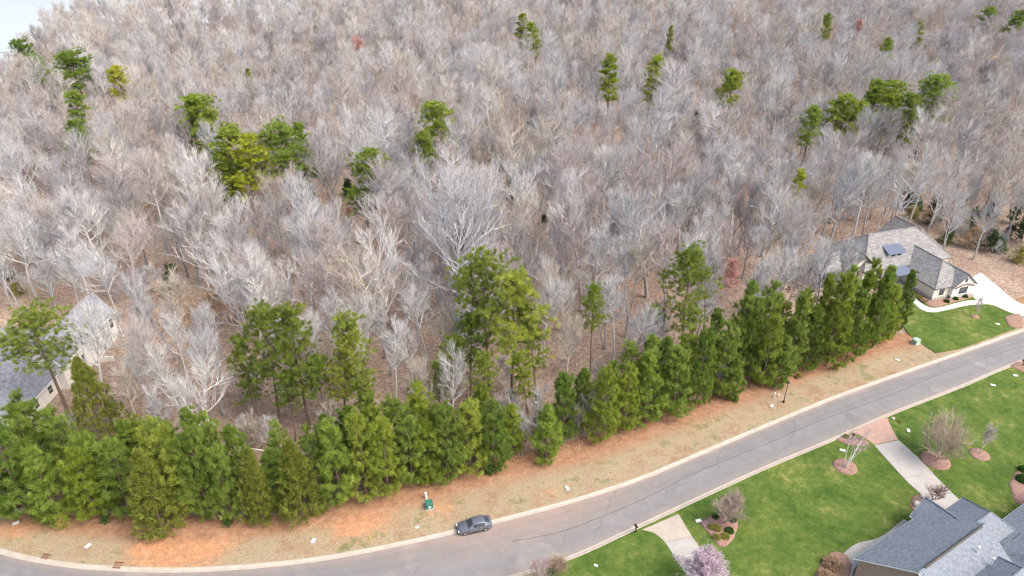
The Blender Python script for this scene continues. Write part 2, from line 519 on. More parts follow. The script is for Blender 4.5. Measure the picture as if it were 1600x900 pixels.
def gz(x, y):
    """height of the wood's floor"""
    x = np.asarray(x, float); y = np.asarray(y, float)
    dn = y - kn(x)
    z = -0.2 + 0.28 * sstep(1, 8, dn)
    w = sstep(14, 40, dn)
    z = z + w * (0.7 * np.sin(x * 0.045 + 1.0) * np.cos(y * 0.05) + 0.25 * np.sin(x * 0.17) * np.sin(y * 0.13))
    z = z - 6.6 * (1 - sstep(0, 13, seg_dist(x, y, CREEK))) * w
    z = z - 9.0 * (1 - sstep(-18, 14, x - lake_edge(y))) * w
    return z

def grid_mesh(name, xs, ys, zf, mat):
    X, Y = np.meshgrid(xs, ys)
    Z = zf(X, Y)
    V = np.stack([X, Y, Z], -1).reshape(-1, 3)
    nx, ny = len(xs), len(ys)
    F = [(j * nx + i, j * nx + i + 1, (j + 1) * nx + i + 1, (j + 1) * nx + i) for j in range(ny - 1) for i in range(nx - 1)]
    me = bpy.data.meshes.new(name)
    me.from_pydata(V.tolist(), [], F)
    me.polygons.foreach_set('use_smooth', [True] * len(me.polygons))
    me.materials.append(MATS[mat])
    return link(name, me)
xs = np.concatenate([[-3000, -1500, -800, -600], np.arange(-450, 451, 4.0), [600, 1000, 3000]])
ys = np.concatenate([[-1500, -500, -150, -50, 20], np.arange(40, 261, 3.0), np.arange(266, 640, 7.0), [700, 900, 1500, 4000]])
tag(grid_mesh('ground', xs, ys, gz, 'leaf_litter'), kind='structure')
wm = MB(); wm.add([(-3000, 100, -4.6), (150, 100, -4.6), (150, 4000, -4.6), (-3000, 4000, -4.6)], [(0, 1, 2, 3)])
tag(wm.build('water', 'lake_water'), kind='structure')

def attr(me, name, vals):
    a_ = me.attributes.new(name, 'FLOAT', 'POINT'); a_.data.foreach_set('value', np.asarray(vals, np.float32))

# road
n = 150
A, B = resample(KERB_N, n), resample(KERB_S, n)
rows = np.linspace(0.04, 0.96, 21)
V = np.concatenate([np.concatenate([A * (1 - t) + B * t, np.zeros((n, 1))], 1) for t in rows])
F = [(r * n + i + 1, r * n + i, (r + 1) * n + i, (r + 1) * n + i + 1) for r in range(len(rows) - 1) for i in range(n - 1)]
me = bpy.data.meshes.new('road'); me.from_pydata(V.tolist(), [], [tuple(reversed(f)) for f in F]); me.materials.append(MATS['worn_asphalt'])
dust = []
for r_, t in enumerate(rows):
    for i in range(n):
        x = A[i][0]
        d = 0.5 * math.exp(-((t - 0.1) / 0.1) ** 2) + 0.45 * math.exp(-((t - 0.93) / 0.12) ** 2)
        d += 0.75 * math.exp(-((x - 2) / 16) ** 2) * math.exp(-((t - 0.25) / 0.3) ** 2) + 0.04
        dust.append(d)
attr(me, 'dust', dust)
attr(me, 'wear', [max(0, 0.75 * math.exp(-((t - 0.2) / 0.05) ** 2) + 0.75 * math.exp(-((t - 0.36) / 0.05) ** 2) + 0.3 * math.exp(-((t - 0.72) / 0.06) ** 2)) for t in rows for i in range(n)])
tag(link('road', me), kind='structure')
def ribbon(line, half, z, name, mat, parent=None):
    d = np.gradient(line, axis=0); d /= np.linalg.norm(d, axis=1)[:, None]
    nn_ = np.stack([-d[:, 1], d[:, 0]], 1)
    wv = half * (1 + 0.35 * np.sin(np.arange(len(line)) * 1.7) * np.sin(np.arange(len(line)) * 0.6))[:, None]
    a_, b_ = line + nn_ * wv, line - nn_ * wv
    m_ = MB()
    m_.add([(*p, z) for p in a_] + [(*p, z) for p in b_], [(len(line) + i, len(line) + i + 1, i + 1, i) for i in range(len(line) - 1)])
    return m_.build(name, mat, parent)
seam = smooth_line([(0.00, 65.14), (6.25, 66.65), (11.80, 69.10), (18.27, 72.39), (28.12, 78.22), (38.75, 83.51), (50.37, 89.59), (64.93, 96.29), (77.95, 102.92), (97.68, 111.29), (120, 118)], 0.7)
seam = seam + 0.05 * np.sin(np.arange(len(seam)) * 1.3)[:, None]
ribbon(seam, 0.055, 0.004, 'crack_seal', 'tar_seal', bpy.data.objects['road'])
rq = random.Random(4)
for x in (-62, -44, -31, -12, 8, 15, 33, 47, 58, 74, 90):
    y0, y1 = float(kn(x)) - 0.9, float(ks(x)) + 0.9
    if rq.random() < 0.4: y0 -= (y0 - y1) * 0.45
    dx_ = -(y1 - y0) * (0.0 if x < -20 else 0.45)
    ln_ = np.array([(x + dx_ * -t + 0.16 * math.sin(t * 9 + x) + 0.1 * math.sin(t * 23), y0 + (y1 - y0) * t) for t in np.linspace(0, 1, 26)])
    ribbon(ln_, 0.022, 0.004, 'crack_seal', 'tar_seal', bpy.data.objects['road'])
def kerb(line, side):
    d = np.gradient(line, axis=0); d /= np.linalg.norm(d, axis=1)[:, None]
    nn_ = np.stack([d[:, 1], -d[:, 0]], 1) * side       # towards the road
    prof = [(0.0, -0.1), (0.0, 0.125), (0.05, 0.135), (0.2, 0.13), (0.3, 0.05), (0.36, 0.02), (0.72, 0.012), (0.75, -0.05)]
    V = []; k = len(line)
    for o_, z in prof:
        V += [(p[0] + q[0] * o_, p[1] + q[1] * o_, z) for p, q in zip(line, nn_)]
    F = [((r + 1) * k + i, (r + 1) * k + i + 1, r * k + i + 1, r * k + i) for r in range(len(prof) - 1) for i in range(k - 1)]
    if side < 0: F = [tuple(reversed(f)) for f in F]
    m_ = MB(); m_.add(V, F)
    return tag(m_.build('kerb', 'kerb_concrete'), kind='structure')
kerb(resample(KERB_N, 200), 1); kerb(resample(KERB_S, 200), -1)

# verge between the kerb and the wood
n, rw = 190, np.concatenate([np.linspace(0, 1.0, 16), [1.3, 1.7]])
A = resample(KERB_N[(KERB_N[:, 0] > -110) & (KERB_N[:, 0] < 120)], n)
vw = np.interp(A[:, 0], [-110, -68, -49, -33, -15, 0, 20, 45, 70, 84, 120], [7, 6.3, 7.4, 7.0, 9.3, 10.0, 9.5, 8.6, 9.0, 7, 7])
d = np.gradient(A, axis=0); d /= np.linalg.norm(d, axis=1)[:, None]
nn_ = np.stack([-d[:, 1], d[:, 0]], 1)
V, ac, cy = [], [], []
clays = [(-44.78, 65.78), (-47.30, 63.68), (-40.88, 66.87), (-19.62, 69.67), (-22.29, 67.42), (-42.15, 63.47), (-67.85, 66.87), (5.54, 73.61), (42.91, 92.52), (75.81, 111.51), (-9.91, 70.84), (-65.54, 68.87)]
clay_r = [7, 4, 5, 5, 4, 4, 3.5, 1.8, 2.0, 2.2, 3, 3]
for t in rw:
    for i in range(n):
        p = A[i] + nn_[i] * vw[i] * t
        z = 0.128 + 0.04 * math.sin(p[0] * 0.9) * math.sin(p[1] * 0.8) * min(1, t * 3) + 0.10 * min(t, 1) - max(0, t - 0.95) * 0.75
        V.append((p[0], p[1], z)); ac.append(min(t, 1.2))
        c = sum(0.42 * math.exp(-((p[0] - q[0]) ** 2 + 2.0 * (p[1] - q[1]) ** 2) / r_ ** 2) for q, r_ in zip(clays, clay_r))
        cy.append(min(c * 1.25, 0.7) - float(np.interp(p[0], [-60, 0, 25], [0.03, 0.05, 0.2])))
F = [(r * n + i, r * n + i + 1, (r + 1) * n + i + 1, (r + 1) * n + i) for r in range(len(rw) - 1) for i in range(n - 1)]
me = bpy.data.meshes.new('verge'); me.from_pydata(V, [], F); me.materials.append(MATS['verge_soil_and_dry_grass'])
me.polygons.foreach_set('use_smooth', [True] * len(me.polygons))
attr(me, 'across', ac); attr(me, 'clay', cy)
tag(link('verge', me), kind='structure')
VERGE_A, VERGE_N, VERGE_W = A, nn_, vw

# lawns
L_ = resample(KERB_S, 120)
m_ = MB()
m_.add([(p[0], p[1], 0.118) for p in L_] + [(p[0] + 6, p[1] - 60, 0.118) for p in L_], [(120 + i, 121 + i, i + 1, i) for i in range(119)])
tag(m_.build('lawn', 'lawn_grass'), kind='structure')
yard = [(77.51, 115.50), (77.82, 112.60), (79.50, 108.74), (84.87, 110.22), (92.88, 113.92), (100.38, 117.58), (109.11, 121.16), (113.85, 128.30), (106.78, 125.68), (104.69, 128.83), (101.88, 131.00), (94.88, 128.30), (86.74, 128.30), (82.41, 128.30), (78.23, 120.67)]
m_ = MB(); m_.prism([(p[0], p[1]) for p in yard], -0.1, 0.285)
tag(m_.build('lawn', 'lawn_grass'), kind='structure')

# driveways: slabs laid between two edge lines
def slabs(name, left, right, cuts, mats, z0, z1, gap=0.03):
    """left/right: edge polylines, cuts: positions 0..1 of the joints"""
    root = bpy.data.objects.new(name, None); COL.objects.link(root); tag(root, kind='structure')
    Lr, Rr = resample(smooth_line(left, 0.5), 201), resample(smooth_line(right, 0.5), 201)
    tot = np.linalg.norm(np.diff(Lr, axis=0), axis=1).sum()
    for k in range(len(cuts) - 1):
        ia = int(round(cuts[k] * 200)); ib = int(round(cuts[k + 1] * 200))
        idx = np.unique(np.linspace(ia, ib, max(3, (ib - ia) // 6)).astype(int))
        g = gap / tot
        def at(Lp, t): return np.array([np.interp(t, np.linspace(0, 1, 201), Lp[:, c]) for c in (0, 1)])
        ts = [min(max(i / 200, cuts[k] + (g if k else 0)), cuts[k + 1]) for i in idx]
        poly = [at(Rr, t) for t in ts] + [at(Lr, t) for t in reversed(ts)]
        area = sum(poly[i][0] * poly[(i + 1) % len(poly)][1] - poly[(i + 1) % len(poly)][0] * poly[i][1] for i in range(len(poly)))
        if area < 0: poly.reverse()
        m_ = MB(); m_.prism(poly, z0, z1)
        m_.build('slab', mats[min(k, len(mats) - 1)], root, uv=True)
    return root
slabs('driveway', [(17.67, 66.98), (19.08, 66.54), (20.23, 65.25), (21.12, 62.86), (21.94, 60.38), (23.41, 55.57)], [(23.22, 69.79), (23.51, 68.65), (24.02, 66.54), (25.04, 63.47), (26.36, 60.38), (28.10, 55.57)], [0, 0.27, 0.45, 0.63, 0.82, 1], ['warm_concrete', 'pale_concrete'], 0.0, 0.150)
slabs('driveway', [(54.28, 86.63), (55.56, 86.02), (56.81, 83.80)], [(61.94, 90.56), (61.43, 88.33), (61.08, 84.98)], [0, 1], ['brick_paver'], 0.0, 0.150)
slabs('driveway', [(56.74, 83.65), (57.99, 76.51), (58.95, 73.36), (60.05, 68.87), (60.77, 66.65)], [(61.11, 84.83), (62.26, 80.67), (63.02, 76.00), (63.87, 72.27), (65.78, 66.32)], [0, 0.2, 0.4, 0.6, 0.8, 1], ['pale_concrete'], 0.0, 0.148)
slabs('driveway', [(108.32, 118.99), (104.07, 121.41), (102.04, 123.39), (100.52, 125.94), (98.22, 127.50), (98.94, 132.38), (100.64, 136.66)], [(111.42, 123.64), (108.05, 125.16), (106.83, 126.20), (106.05, 128.83), (106.19, 132.66), (106.19, 136.66), (106.13, 140.24)], [0, 0.22, 0.42, 0.6, 0.8, 1], ['new_concrete'], -0.1, 0.315)
slabs('garden_path', [(84.39, 131.27), (84.31, 127.77), (84.64, 124.14), (86.50, 123.14), (89.93, 124.14), (95.18, 125.94), (99.22, 126.45)], [(85.62, 131.82), (85.66, 128.56), (86.22, 125.68), (87.82, 124.91), (90.90, 125.94), (95.66, 127.77), (98.79, 128.03)], [0, 0.2, 0.4, 0.6, 0.8, 1], ['new_concrete'], -0.1, 0.310)
slabs('driveway', [(106.75, 116.65), (103.48, 118.05), (100.64, 117.58)], [(108.95, 119.95), (105.32, 120.92), (100.17, 121.41)], [0, 1], ['pale_concrete'], -0.1, 0.300)
# paved strip beside the slate-roofed house
slabs('garden_path', [(54.20, 68.87), (49.52, 65.78), (45.54, 64.51), (41.84, 61.65), (39.66, 59.22)], [(55.67, 66.87), (51.17, 64.72), (47.38, 63.47), (43.91, 60.67), (42.51, 58.29)], [0, 0.25, 0.5, 0.75, 1], ['pale_concrete'], 0.0, 0.145)

# mulch beds: low mounds with ragged edges
def bed(poly, label, mat='mulch', z=0.118, h=0.16, seed=0, cat='mulch bed'):
    rr_ = random.Random(seed)
    P = resample(smooth_line(list(poly) + [poly[0]], 0.3), 49)[:-1]
    c = P.mean(0)
    P = np.array([c + (p - c) * (1 + rr_.uniform(-0.03, 0.03)) for p in P])
    V, F = [], []
    k = len(P)
    for s_, zz in ((1.0, z - 0.05), (0.99, z + 0.05), (0.85, z + h * 0.8), (0.5, z + h)):
        V += [(c[0] + (p[0] - c[0]) * s_, c[1] + (p[1] - c[1]) * s_, zz + rr_.uniform(-0.015, 0.015)) for p in P]
    V.append((c[0], c[1], z + h))
    for r_ in range(3):
        F += [(r_ * k + i, r_ * k + (i + 1) % k, (r_ + 1) * k + (i + 1) % k, (r_ + 1) * k + i) for i in range(k)]
    F += [(3 * k + i, 3 * k + (i + 1) % k, 4 * k) for i in range(k)]
    area = sum(P[i][0] * P[(i + 1) % k][1] - P[(i + 1) % k][0] * P[i][1] for i in range(k))
    if area < 0: F = [tuple(reversed(f)) for f in F]
    m_ = MB(); m_.add(V, F)
    return tag(m_.build('mulch_bed', mat, smooth=True), label, cat)
def ring(c, rx, ry=None, rot=0.0):
    ry = ry or rx
    return [(c[0] + rx * math.cos(q) * math.cos(rot) - ry * math.sin(q) * math.sin(rot), c[1] + rx * math.cos(q) * math.sin(rot) + ry * math.sin(q) * math.cos(rot)) for q in np.linspace(0, 2 * math.pi, 12, endpoint=False)]
bed(ring((50.23, 79.03), 1.75), 'round reddish mulch ring under the white multi-stemmed tree', seed=1)
bed(ring((64.56, 80.39), 2.1), 'round reddish mulch ring under the wide twiggy tan tree', seed=2)
bed(ring((72.03, 81.65), 1.45), 'small round mulch ring under the slim leaning bare tree', seed=3)
bed([(25.73, 68.31), (27.39, 69.33), (29.50, 69.91), (31.08, 68.53), (30.03, 66.00), (29.00, 64.72), (27.58, 64.20), (26.63, 66.21)], 'shield-shaped mulch bed with yellow shrubs beside the lower driveway', seed=4)
bed([(51.26, 84.98), (53.62, 86.02), (55.71, 84.98), (56.13, 84.09), (54.64, 83.65), (52.79, 83.80)], 'narrow mulch bed with yellow flowers at the brick driveway entrance', seed=5)
bed([(56.16, 71.43), (57.73, 73.12), (59.32, 73.36), (59.80, 72.15), (58.34, 70.37), (56.50, 69.56)], 'mulch bed with two boulders at the corner of the slate-roofed house', 'bark_mulch', seed=6)
bed([(72.94, 75.74), (75.89, 78.36), (80.13, 79.71), (80.41, 75.11), (75.31, 70.25), (72.10, 70.84), (71.73, 72.87)], 'large mulch bed with round shrubs at the right edge', seed=7)
bed([(38.38, 59.70), (40.99, 62.65), (42.99, 63.47), (43.92, 61.65), (41.70, 58.29), (38.15, 57.36)], 'brown mulch bed with dry grass left of the slate-roofed house', 'bark_mulch', seed=8)
bed([(90.93, 104.68), (93.44, 106.08), (97.46, 106.28), (96.49, 103.89), (92.39, 102.92)], 'mulch bed around the mailbox at the right edge of the road', 'bark_mulch', seed=9)
bed([(86.04, 132.10), (86.20, 128.83), (86.75, 125.94), (88.22, 125.42), (91.18, 126.45), (95.69, 128.30), (97.92, 129.37), (98.18, 131.27), (88.91, 128.30), (87.98, 132.38)], 'mulch bed along the stone front of the far right house', 'bark_mulch', z=0.285, seed=10)
bed([(99.91, 121.41), (103.54, 122.64), (102.85, 119.47), (101.14, 117.58), (98.87, 117.81)], 'mulch island where the white driveway meets the road', 'bark_mulch', z=0.285, seed=11)
bed(ring((94.06, 121.41), 0.8), 'little mulch ring under the sapling on the far right lawn', 'bark_mulch', z=0.285, seed=12)

# ------------------------------------------------------------------ houses
def hip_roof(parent, x0, x1, y0, y1, ze, zr, axis, h0, h1, mat, trim='white_paint', over=0.45, th=0.22, cap=True):
    """rectangular roof, ridge along axis; h0/h1: how far the ridge stops short of each end (0 = gable)"""
    x0 -= over; x1 += over; y0 -= over; y1 += over
    if axis == 'x':
        c = (y0 + y1) / 2; a_, b_ = (x0 + h0, c, zr), (x1 - h1, c, zr)
        E_ = [(x0, y0, ze), (x1, y0, ze), (x1, y1, ze), (x0, y1, ze)]
    else:
        c = (x0 + x1) / 2; a_, b_ = (c, y0 + h0, zr), (c, y1 - h1, zr)
        E_ = [(x1, y0, ze), (x1, y1, ze), (x0, y1, ze), (x0, y0, ze)]
    V = E_ + [a_, b_]
    F = [(0, 1, 5, 4), (2, 3, 4, 5)] + ([(1, 2, 5)] if h1 > 0.01 else []) + ([(3, 0, 4)] if h0 > 0.01 else [])
    m_ = MB(); m_.add(V, F)
    lo = [(p[0], p[1], p[2] - th) for p in V]
    m_.add(lo, [tuple(reversed(f)) for f in F])
    roof = m_.build('roof', mat, parent, uv=True)
    g = MB()                                     # fascia and gutter along eaves and rakes
    edges = [(0, 1), (2, 3)] + ([(1, 2)] if h1 > 0.01 else [(1, 5), (5, 2)]) + ([(3, 0)] if h0 > 0.01 else [(3, 4), (4, 0)])
    for i, j in edges:
        p, q = np.array(V[i], float), np.array(V[j], float)
        g.tube([p - (0, 0, th * 0.55), q - (0, 0, th * 0.55)], 0.085, 4, cap=True)
    g.build('fascia', trim, roof)
    if cap:
        r_ = MB(); r_.tube([a_, b_], 0.12, 6, cap=True)
        if h0 > 0.01:
            for k in ((3, 0) if True else ()): r_.tube([V[k], a_], 0.09, 5)
        if h1 > 0.01:
            for k in (1, 2): r_.tube([V[k], b_], 0.09, 5)
        r_.build('ridge_cap', mat, roof, uv=True)
    return roof

def wall_box(parent, x0, x1, y0, y1, z0, z1, mat, name='wall', gable=None, zr=None):
    m_ = MB()
    m_.prism([(x0, y0), (x1, y0), (x1, y1), (x0, y1)], z0, z1)
    if gable == 'x':
        for x in (x0, x1):
            m_.add([(x, y0, z1), (x, y1, z1), (x, (y0 + y1) / 2, zr)], [(0, 1, 2)])
    if gable == 'y':
        for y in (y0, y1):
            m_.add([(x0, y, z1), (x1, y, z1), ((x0 + x1) / 2, y, zr)], [(0, 1, 2)])
    return m_.build(name, mat, parent, uv=True)

def window(parent, p, face, w, h, frame='white_paint', bars=1):
    """p: centre on the wall; face: outward normal as an angle"""
    co, si = math.cos(face), math.sin(face)
    def tr(a_, b_, c): return (p[0] + co * b_ - si * a_, p[1] + si * b_ + co * a_, p[2] + c)
    m_ = MB()
    for a_, c, sa, sc in ((-w / 2, 0, 0.1, h + 0.1), (w / 2, 0, 0.1, h + 0.1), (0, h / 2, w + 0.1, 0.1), (0, -h / 2, w + 0.18, 0.12)):
        m_.box(tr(a_, 0.03, c), (0.1, sa, sc), face)
    for k in range(bars):
        m_.box(tr(0, 0.03, -h / 2 + h * (k + 1) / (bars + 1)), (0.07, w, 0.05), face)
    f = m_.build('window', frame, parent)
    g = MB(); g.box(tr(0, 0.012, 0), (0.04, w - 0.04, h - 0.04), face)
    g.build('pane', 'window_glass', f)
    return f

def seam_roof(parent, corners, name='metal_roof', nseam=8):
    """corners: low-left, low-right, high-right, high-left of one slope"""
    c = [np.array(q, float) for q in corners]
    nrm = np.cross(c[1] - c[0], c[3] - c[0]); nrm /= np.linalg.norm(nrm)
    m_ = MB()
    V = [q for q in c] + [q - nrm * 0.1 for q in c]
    m_.add(V, [(0, 1, 2, 3), (7, 6, 5, 4), (0, 4, 5, 1), (1, 5, 6, 2), (2, 6, 7, 3), (3, 7, 4, 0)])
    r_ = m_.build(name, 'seam_metal', parent)
    for k in range(nseam + 1):
        t = k / nseam
        s_ = MB(); s_.tube([c[0] * (1 - t) + c[1] * t + nrm * 0.02, c[3] * (1 - t) + c[2] * t + nrm * 0.02], 0.035, 4, cap=True)
        s_.build('seam', 'seam_metal', r_)
    return r_

# --- far right house: cream walls, stone base, grey hipped roofs
H1 = thing('house', 'cream house with a mottled grey hipped roof and white driveway, far right', 'house', (88.4, 127.8, 0.1), R(17.5))
wall_box(H1, -10.5, 12.5, 9.0, 21.5, -0.5, 4.4, 'cream_render')
wall_box(H1, 0, 9.6, 0, 10, 0.9, 3.3, 'cream_render')
wall_box(H1, -0.08, 9.68, -0.08, 9.2, -0.5, 0.95, 'stone_veneer', 'stone_base')
wall_box(H1, -10.6, -4.0, 8.9, 12.0, -0.5, 1.1, 'stone_veneer', 'stone_base')
hip_roof(H1, -10.5, 12.5, 9.0, 21.5, 4.3, 9.6, 'x', 5.5, 5.5, 'grey_shingle', 'dark_trim')
hip_roof(H1, 0, 9.6, 0, 13.5, 3.25, 7.0, 'y', 4.6, 0, 'grey_shingle', 'dark_trim')
hip_roof(H1, 6.0, 14.5, 13.0, 23.5, 4.1, 8.3, 'y', 3.5, 0, 'grey_shingle', 'dark_trim')
wall_box(H1, 6.3, 14.2, 13.3, 23.0, -0.5, 4.1, 'cream_render')
# front gable over the garage window, with a curved timber brace
m_ = MB(); m_.prism([(4.2, -0.75), (9.9, -0.75), (9.9, 0.5), (4.2, 0.5)], 0.9, 3.2)
m_.add([(4.2, -0.75, 3.2), (9.9, -0.75, 3.2), (7.05, -0.75, 5.6)], [(0, 1, 2)])
m_.build('gable_wall', 'white_paint', H1)
hip_roof(H1, 4.2, 9.9, -0.75, 5.0, 3.2, 5.85, 'y', 0, 0, 'grey_shingle', 'dark_trim', over=0.3)
arc = [(4.5 + 5.1 * t, -0.95, 2.75 + 0.75 * math.sin(math.pi * t)) for t in np.linspace(0, 1, 13)]
m_ = MB(); m_.tube(arc, 0.13, 6, cap=True); m_.build('timber_brace', 'timber', H1)
m_ = MB(); m_.prism([(4.12, -0.83), (9.98, -0.83), (9.98, -0.5), (4.12, -0.5)], -0.5, 0.95); m_.build('stone_base', 'stone_veneer', H1, uv=True)
window(H1, (7.1, -0.76, 2.0), -math.pi / 2, 2.0, 1.4, 'dark_trim', 2)
window(H1, (7.05, -0.76, 4.4), -math.pi / 2, 0.4, 0.7, 'dark_trim', 0)
window(H1, (2.1, -0.01, 2.1), -math.pi / 2, 1.1, 1.5, 'dark_trim', 2)
window(H1, (9.61, 4.0, 2.0), 0.0, 1.4, 1.2, 'dark_trim', 1)
window(H1, (-9.0, 8.99, 2.6), -math.pi / 2, 0.9, 1.6, 'dark_trim', 2)
window(H1, (-6.2, 8.99, 2.6), -math.pi / 2, 1.4, 1.6, 'dark_trim', 2)
# left wing with a bracketed gable
wall_box(H1, -13.5, -7.0, 10.5, 20.0, -0.5, 4.3, 'cream_render')
hip_roof(H1, -13.5, -7.0, 10.2, 20.0, 4.3, 7.7, 'y', 0, 4, 'grey_shingle', 'dark_trim')
m_ = MB(); m_.add([(-13.5, 10.48, 4.3), (-7.0, 10.48, 4.3), (-10.25, 10.48, 7.5)], [(0, 1, 2)]); m_.build('gable_wall', 'cream_render', H1)
window(H1, (-10.2, 10.49, 2.8), -math.pi / 2, 1.0, 1.8, 'dark_trim', 2)
# rear screened porch on dark posts
m_ = MB(); m_.prism([(-18.0, 12), (-13.6, 12), (-13.6, 19), (-18, 19)], 0.4, 0.7); m_.build('porch_floor', 'timber', H1)
for x, y in ((-17.9, 12.1), (-15.8, 12.1), (-17.9, 15.5), (-17.9, 18.9)):
    m_ = MB(); m_.box((x, y, 2.0), (0.22, 0.22, 4.2)); m_.build('porch_post', 'dark_trim', H1)
for z in (1.1, 1.6):
    m_ = MB(); m_.tube([(-13.7, 12.05, z), (-17.9, 12.05, z), (-17.9, 18.9, z)], 0.04, 4); m_.build('porch_rail', 'dark_trim', H1)
hip_roof(H1, -18.2, -11.0, 11.8, 19.2, 4.0, 6.2, 'x', 3, 0, 'grey_shingle', 'dark_trim')
# metal dormer and entry roof
dz = 9.0
m_ = MB(); m_.prism([(-3.1, 10.6), (0.7, 10.6), (0.7, 14.5), (-3.1, 14.5)], 5.0, 6.75); m_.build('dormer_wall', 'white_paint', H1)
seam_roof(H1, [(-3.5, 10.1, 6.65), (1.1, 10.1, 6.65), (1.1, 14.6, 8.3), (-3.5, 14.6, 8.3)], nseam=9)
for x in (-2.0, -0.4): window(H1, (x, 10.59, 6.1), -math.pi / 2, 1.0, 0.8, 'dark_trim', 0)
m_ = MB(); m_.prism([(-4.2, 6.6), (-0.1, 6.6), (-0.1, 9.1), (-4.2, 9.1)], 0.1, 0.3); m_.build('porch_step', 'new_concrete', H1)
seam_roof(H1, [(-4.5, 6.2, 3.5), (0.2, 6.2, 3.5), (0.2, 10.2, 4.9), (-4.5, 10.2, 4.9)], nseam=9)
for x in (-4.2, -0.6):
    m_ = MB(); m_.box((x, 6.5, 1.8), (0.28, 0.28, 3.3)); m_.build('porch_post', 'timber', H1)
m_ = MB(); m_.box((-2.2, 8.96, 1.35), (1.1, 0.08, 2.2)); d_ = m_.build('door', 'timber', H1)
m_ = MB(); m_.box((-1.8, 8.9, 1.3), (0.05, 0.06, 0.3)); m_.build('handle', 'dark_metal', d_)

# --- left house: white painted brick, blue-grey shingle
H2 = thing('house', 'white brick house with blue-grey roof and dormers at the left edge', 'house', (-77.0, 98.0, 0.0), 0.0)
wall_box(H2, -5.6, 0, 0, 17.5, -3.0, 5.0, 'white_brick_paint', gable='y', zr=9.2)
hip_roof(H2, -5.6, 0, 0, 17.5, 4.95, 9.4, 'y', 0, 0, 'blue_grey_shingle', over=0.35)
for y, z, w, h in ((16.2, 3.4, 0.9, 1.7), (13.2, 3.2, 0.8, 1.6), (10.8, 3.4, 0.5, 0.6), (8.2, 3.2, 0.6, 0.7), (5.8, 2.9, 0.6, 0.7), (3.0, 1.8, 1.0, 1.6), (12.4, 0.2, 0.8, 1.2)):
    window(H2, (0.01, y, z), 0.0, w, h, 'dark_trim', 1)
for y in (9.5, 14.8, 4.5):
    m_ = MB(); m_.tube([(0.1, y, 4.9), (0.1, y, -0.3)], 0.05, 6); m_.build('downpipe', 'dark_trim', H2)
# main body running out of the frame
wall_box(H2, -32, -4.0, -1.0, 12.5, -1.0, 4.2, 'white_brick_paint')
hip_roof(H2, -32, -4.0, -1.0, 12.5, 4.15, 9.0, 'x', 5, 5, 'blue_grey_shingle')
# front wing towards the road
wall_box(H2, -14.0, -1.5, -11.0, 1.0, -0.5, 3.5, 'white_brick_paint')
hip_roof(H2, -14.0, -1.5, -11.0, 3.5, 3.45, 7.6, 'y', 5.5, 0, 'blue_grey_shingle')
window(H2, (-1.49, -6.5, 1.9), 0.0, 1.2, 1.5, 'white_paint', 1)
window(H2, (-1.49, -2.5, 1.9), 0.0, 1.2, 1.5, 'white_paint', 1)
window(H2, (-8, -11.01, 1.8), -math.pi / 2, 2.2, 1.4, 'white_paint', 1)
# dormers and metal roof over the porch
def dormer(parent, x, y, z, face, w=1.7, h=2.0, dep=2.6):
    co, si = math.cos(face), math.sin(face)
    def tr(a_, b_, c): return (x + co * b_ - si * a_, y + si * b_ + co * a_, z + c)
    m_ = MB()
    P_ = [tr(-w / 2, 0, 0), tr(w / 2, 0, 0), tr(w / 2, 0, h * 0.7), tr(0, 0, h * 1.15), tr(-w / 2, 0, h * 0.7)]
    Q_ = [tr(-w / 2, -dep, 0), tr(w / 2, -dep, 0), tr(w / 2, -dep, h * 0.7), tr(0, -dep, h * 1.15), tr(-w / 2, -dep, h * 0.7)]
    m_.add(P_ + Q_, [(0, 1, 2, 3, 4), (1, 6, 7, 2), (5, 0, 4, 9)])
    d_ = m_.build('dormer', 'white_paint', parent)
    m_ = MB()
    e_ = 0.2
    A_ = [tr(-w / 2 - e_, 0.25, h * 0.7 - 0.1), tr(0, 0.25, h * 1.15 + 0.08), tr(w / 2 + e_, 0.25, h * 0.7 - 0.1)]
    B_ = [tr(-w / 2 - e_, -dep, h * 0.7 - 0.1), tr(0, -dep, h * 1.15 + 0.08), tr(w / 2 + e_, -dep, h * 0.7 - 0.1)]
    m_.add(A_ + B_, [(0, 1, 4, 3), (1, 2, 5, 4)])
    m_.build('dormer_roof', 'blue_grey_shingle', d_, uv=True)
    m_ = MB()
    for a_, c, sa, sc in ((-0.48, h * 0.42, 0.09, 1.2), (0.48, h * 0.42, 0.09, 1.2), (0, h * 0.42 + 0.6, 1.05, 0.09), (0, h * 0.42 - 0.6, 1.05, 0.09), (0, h * 0.42, 0.9, 0.05)):
        m_.box(tr(a_, 0.05, c), (0.09, sa, sc), face)
    m_.build('window_frame', 'white_paint', d_)
    m_ = MB(); m_.box(tr(0, 0.02, h * 0.42), (0.04, 0.9, 1.12), face); m_.build('pane', 'window_glass', d_)
dormer(H2, -0.3, 3.2, 5.0, 0.0, 1.9, 2.3)
dormer(H2, -17.2, -0.2, 5.0, -math.pi / 2)
dormer(H2, -11.8, -0.2, 5.0, -math.pi / 2)
seam_roof(H2, [(-24, -4.6, 3.2), (-14.2, -4.6, 3.2), (-14.2, -0.6, 4.7), (-24, -0.6, 4.7)], nseam=18)
for x in (-23.6, -19, -14.6):
    m_ = MB(); m_.box((x, -4.2, 1.5), (0.3, 0.3, 3.3)); m_.build('porch_post', 'white_paint', H2)
m_ = MB(); m_.prism([(0.6, 8.6), (3.4, 8.6), (3.4, 8.8), (0.6, 8.8)], -0.6, 0.9); m_.build('garden_wall', 'white_brick_paint', H2)

# --- slate-roofed house at the bottom right, parallel to the street
H3 = thing('house', 'brick house with blue-grey slate roof and white gutters, bottom right corner', 'house', (42.6, 59.6, 0.1), R(31))
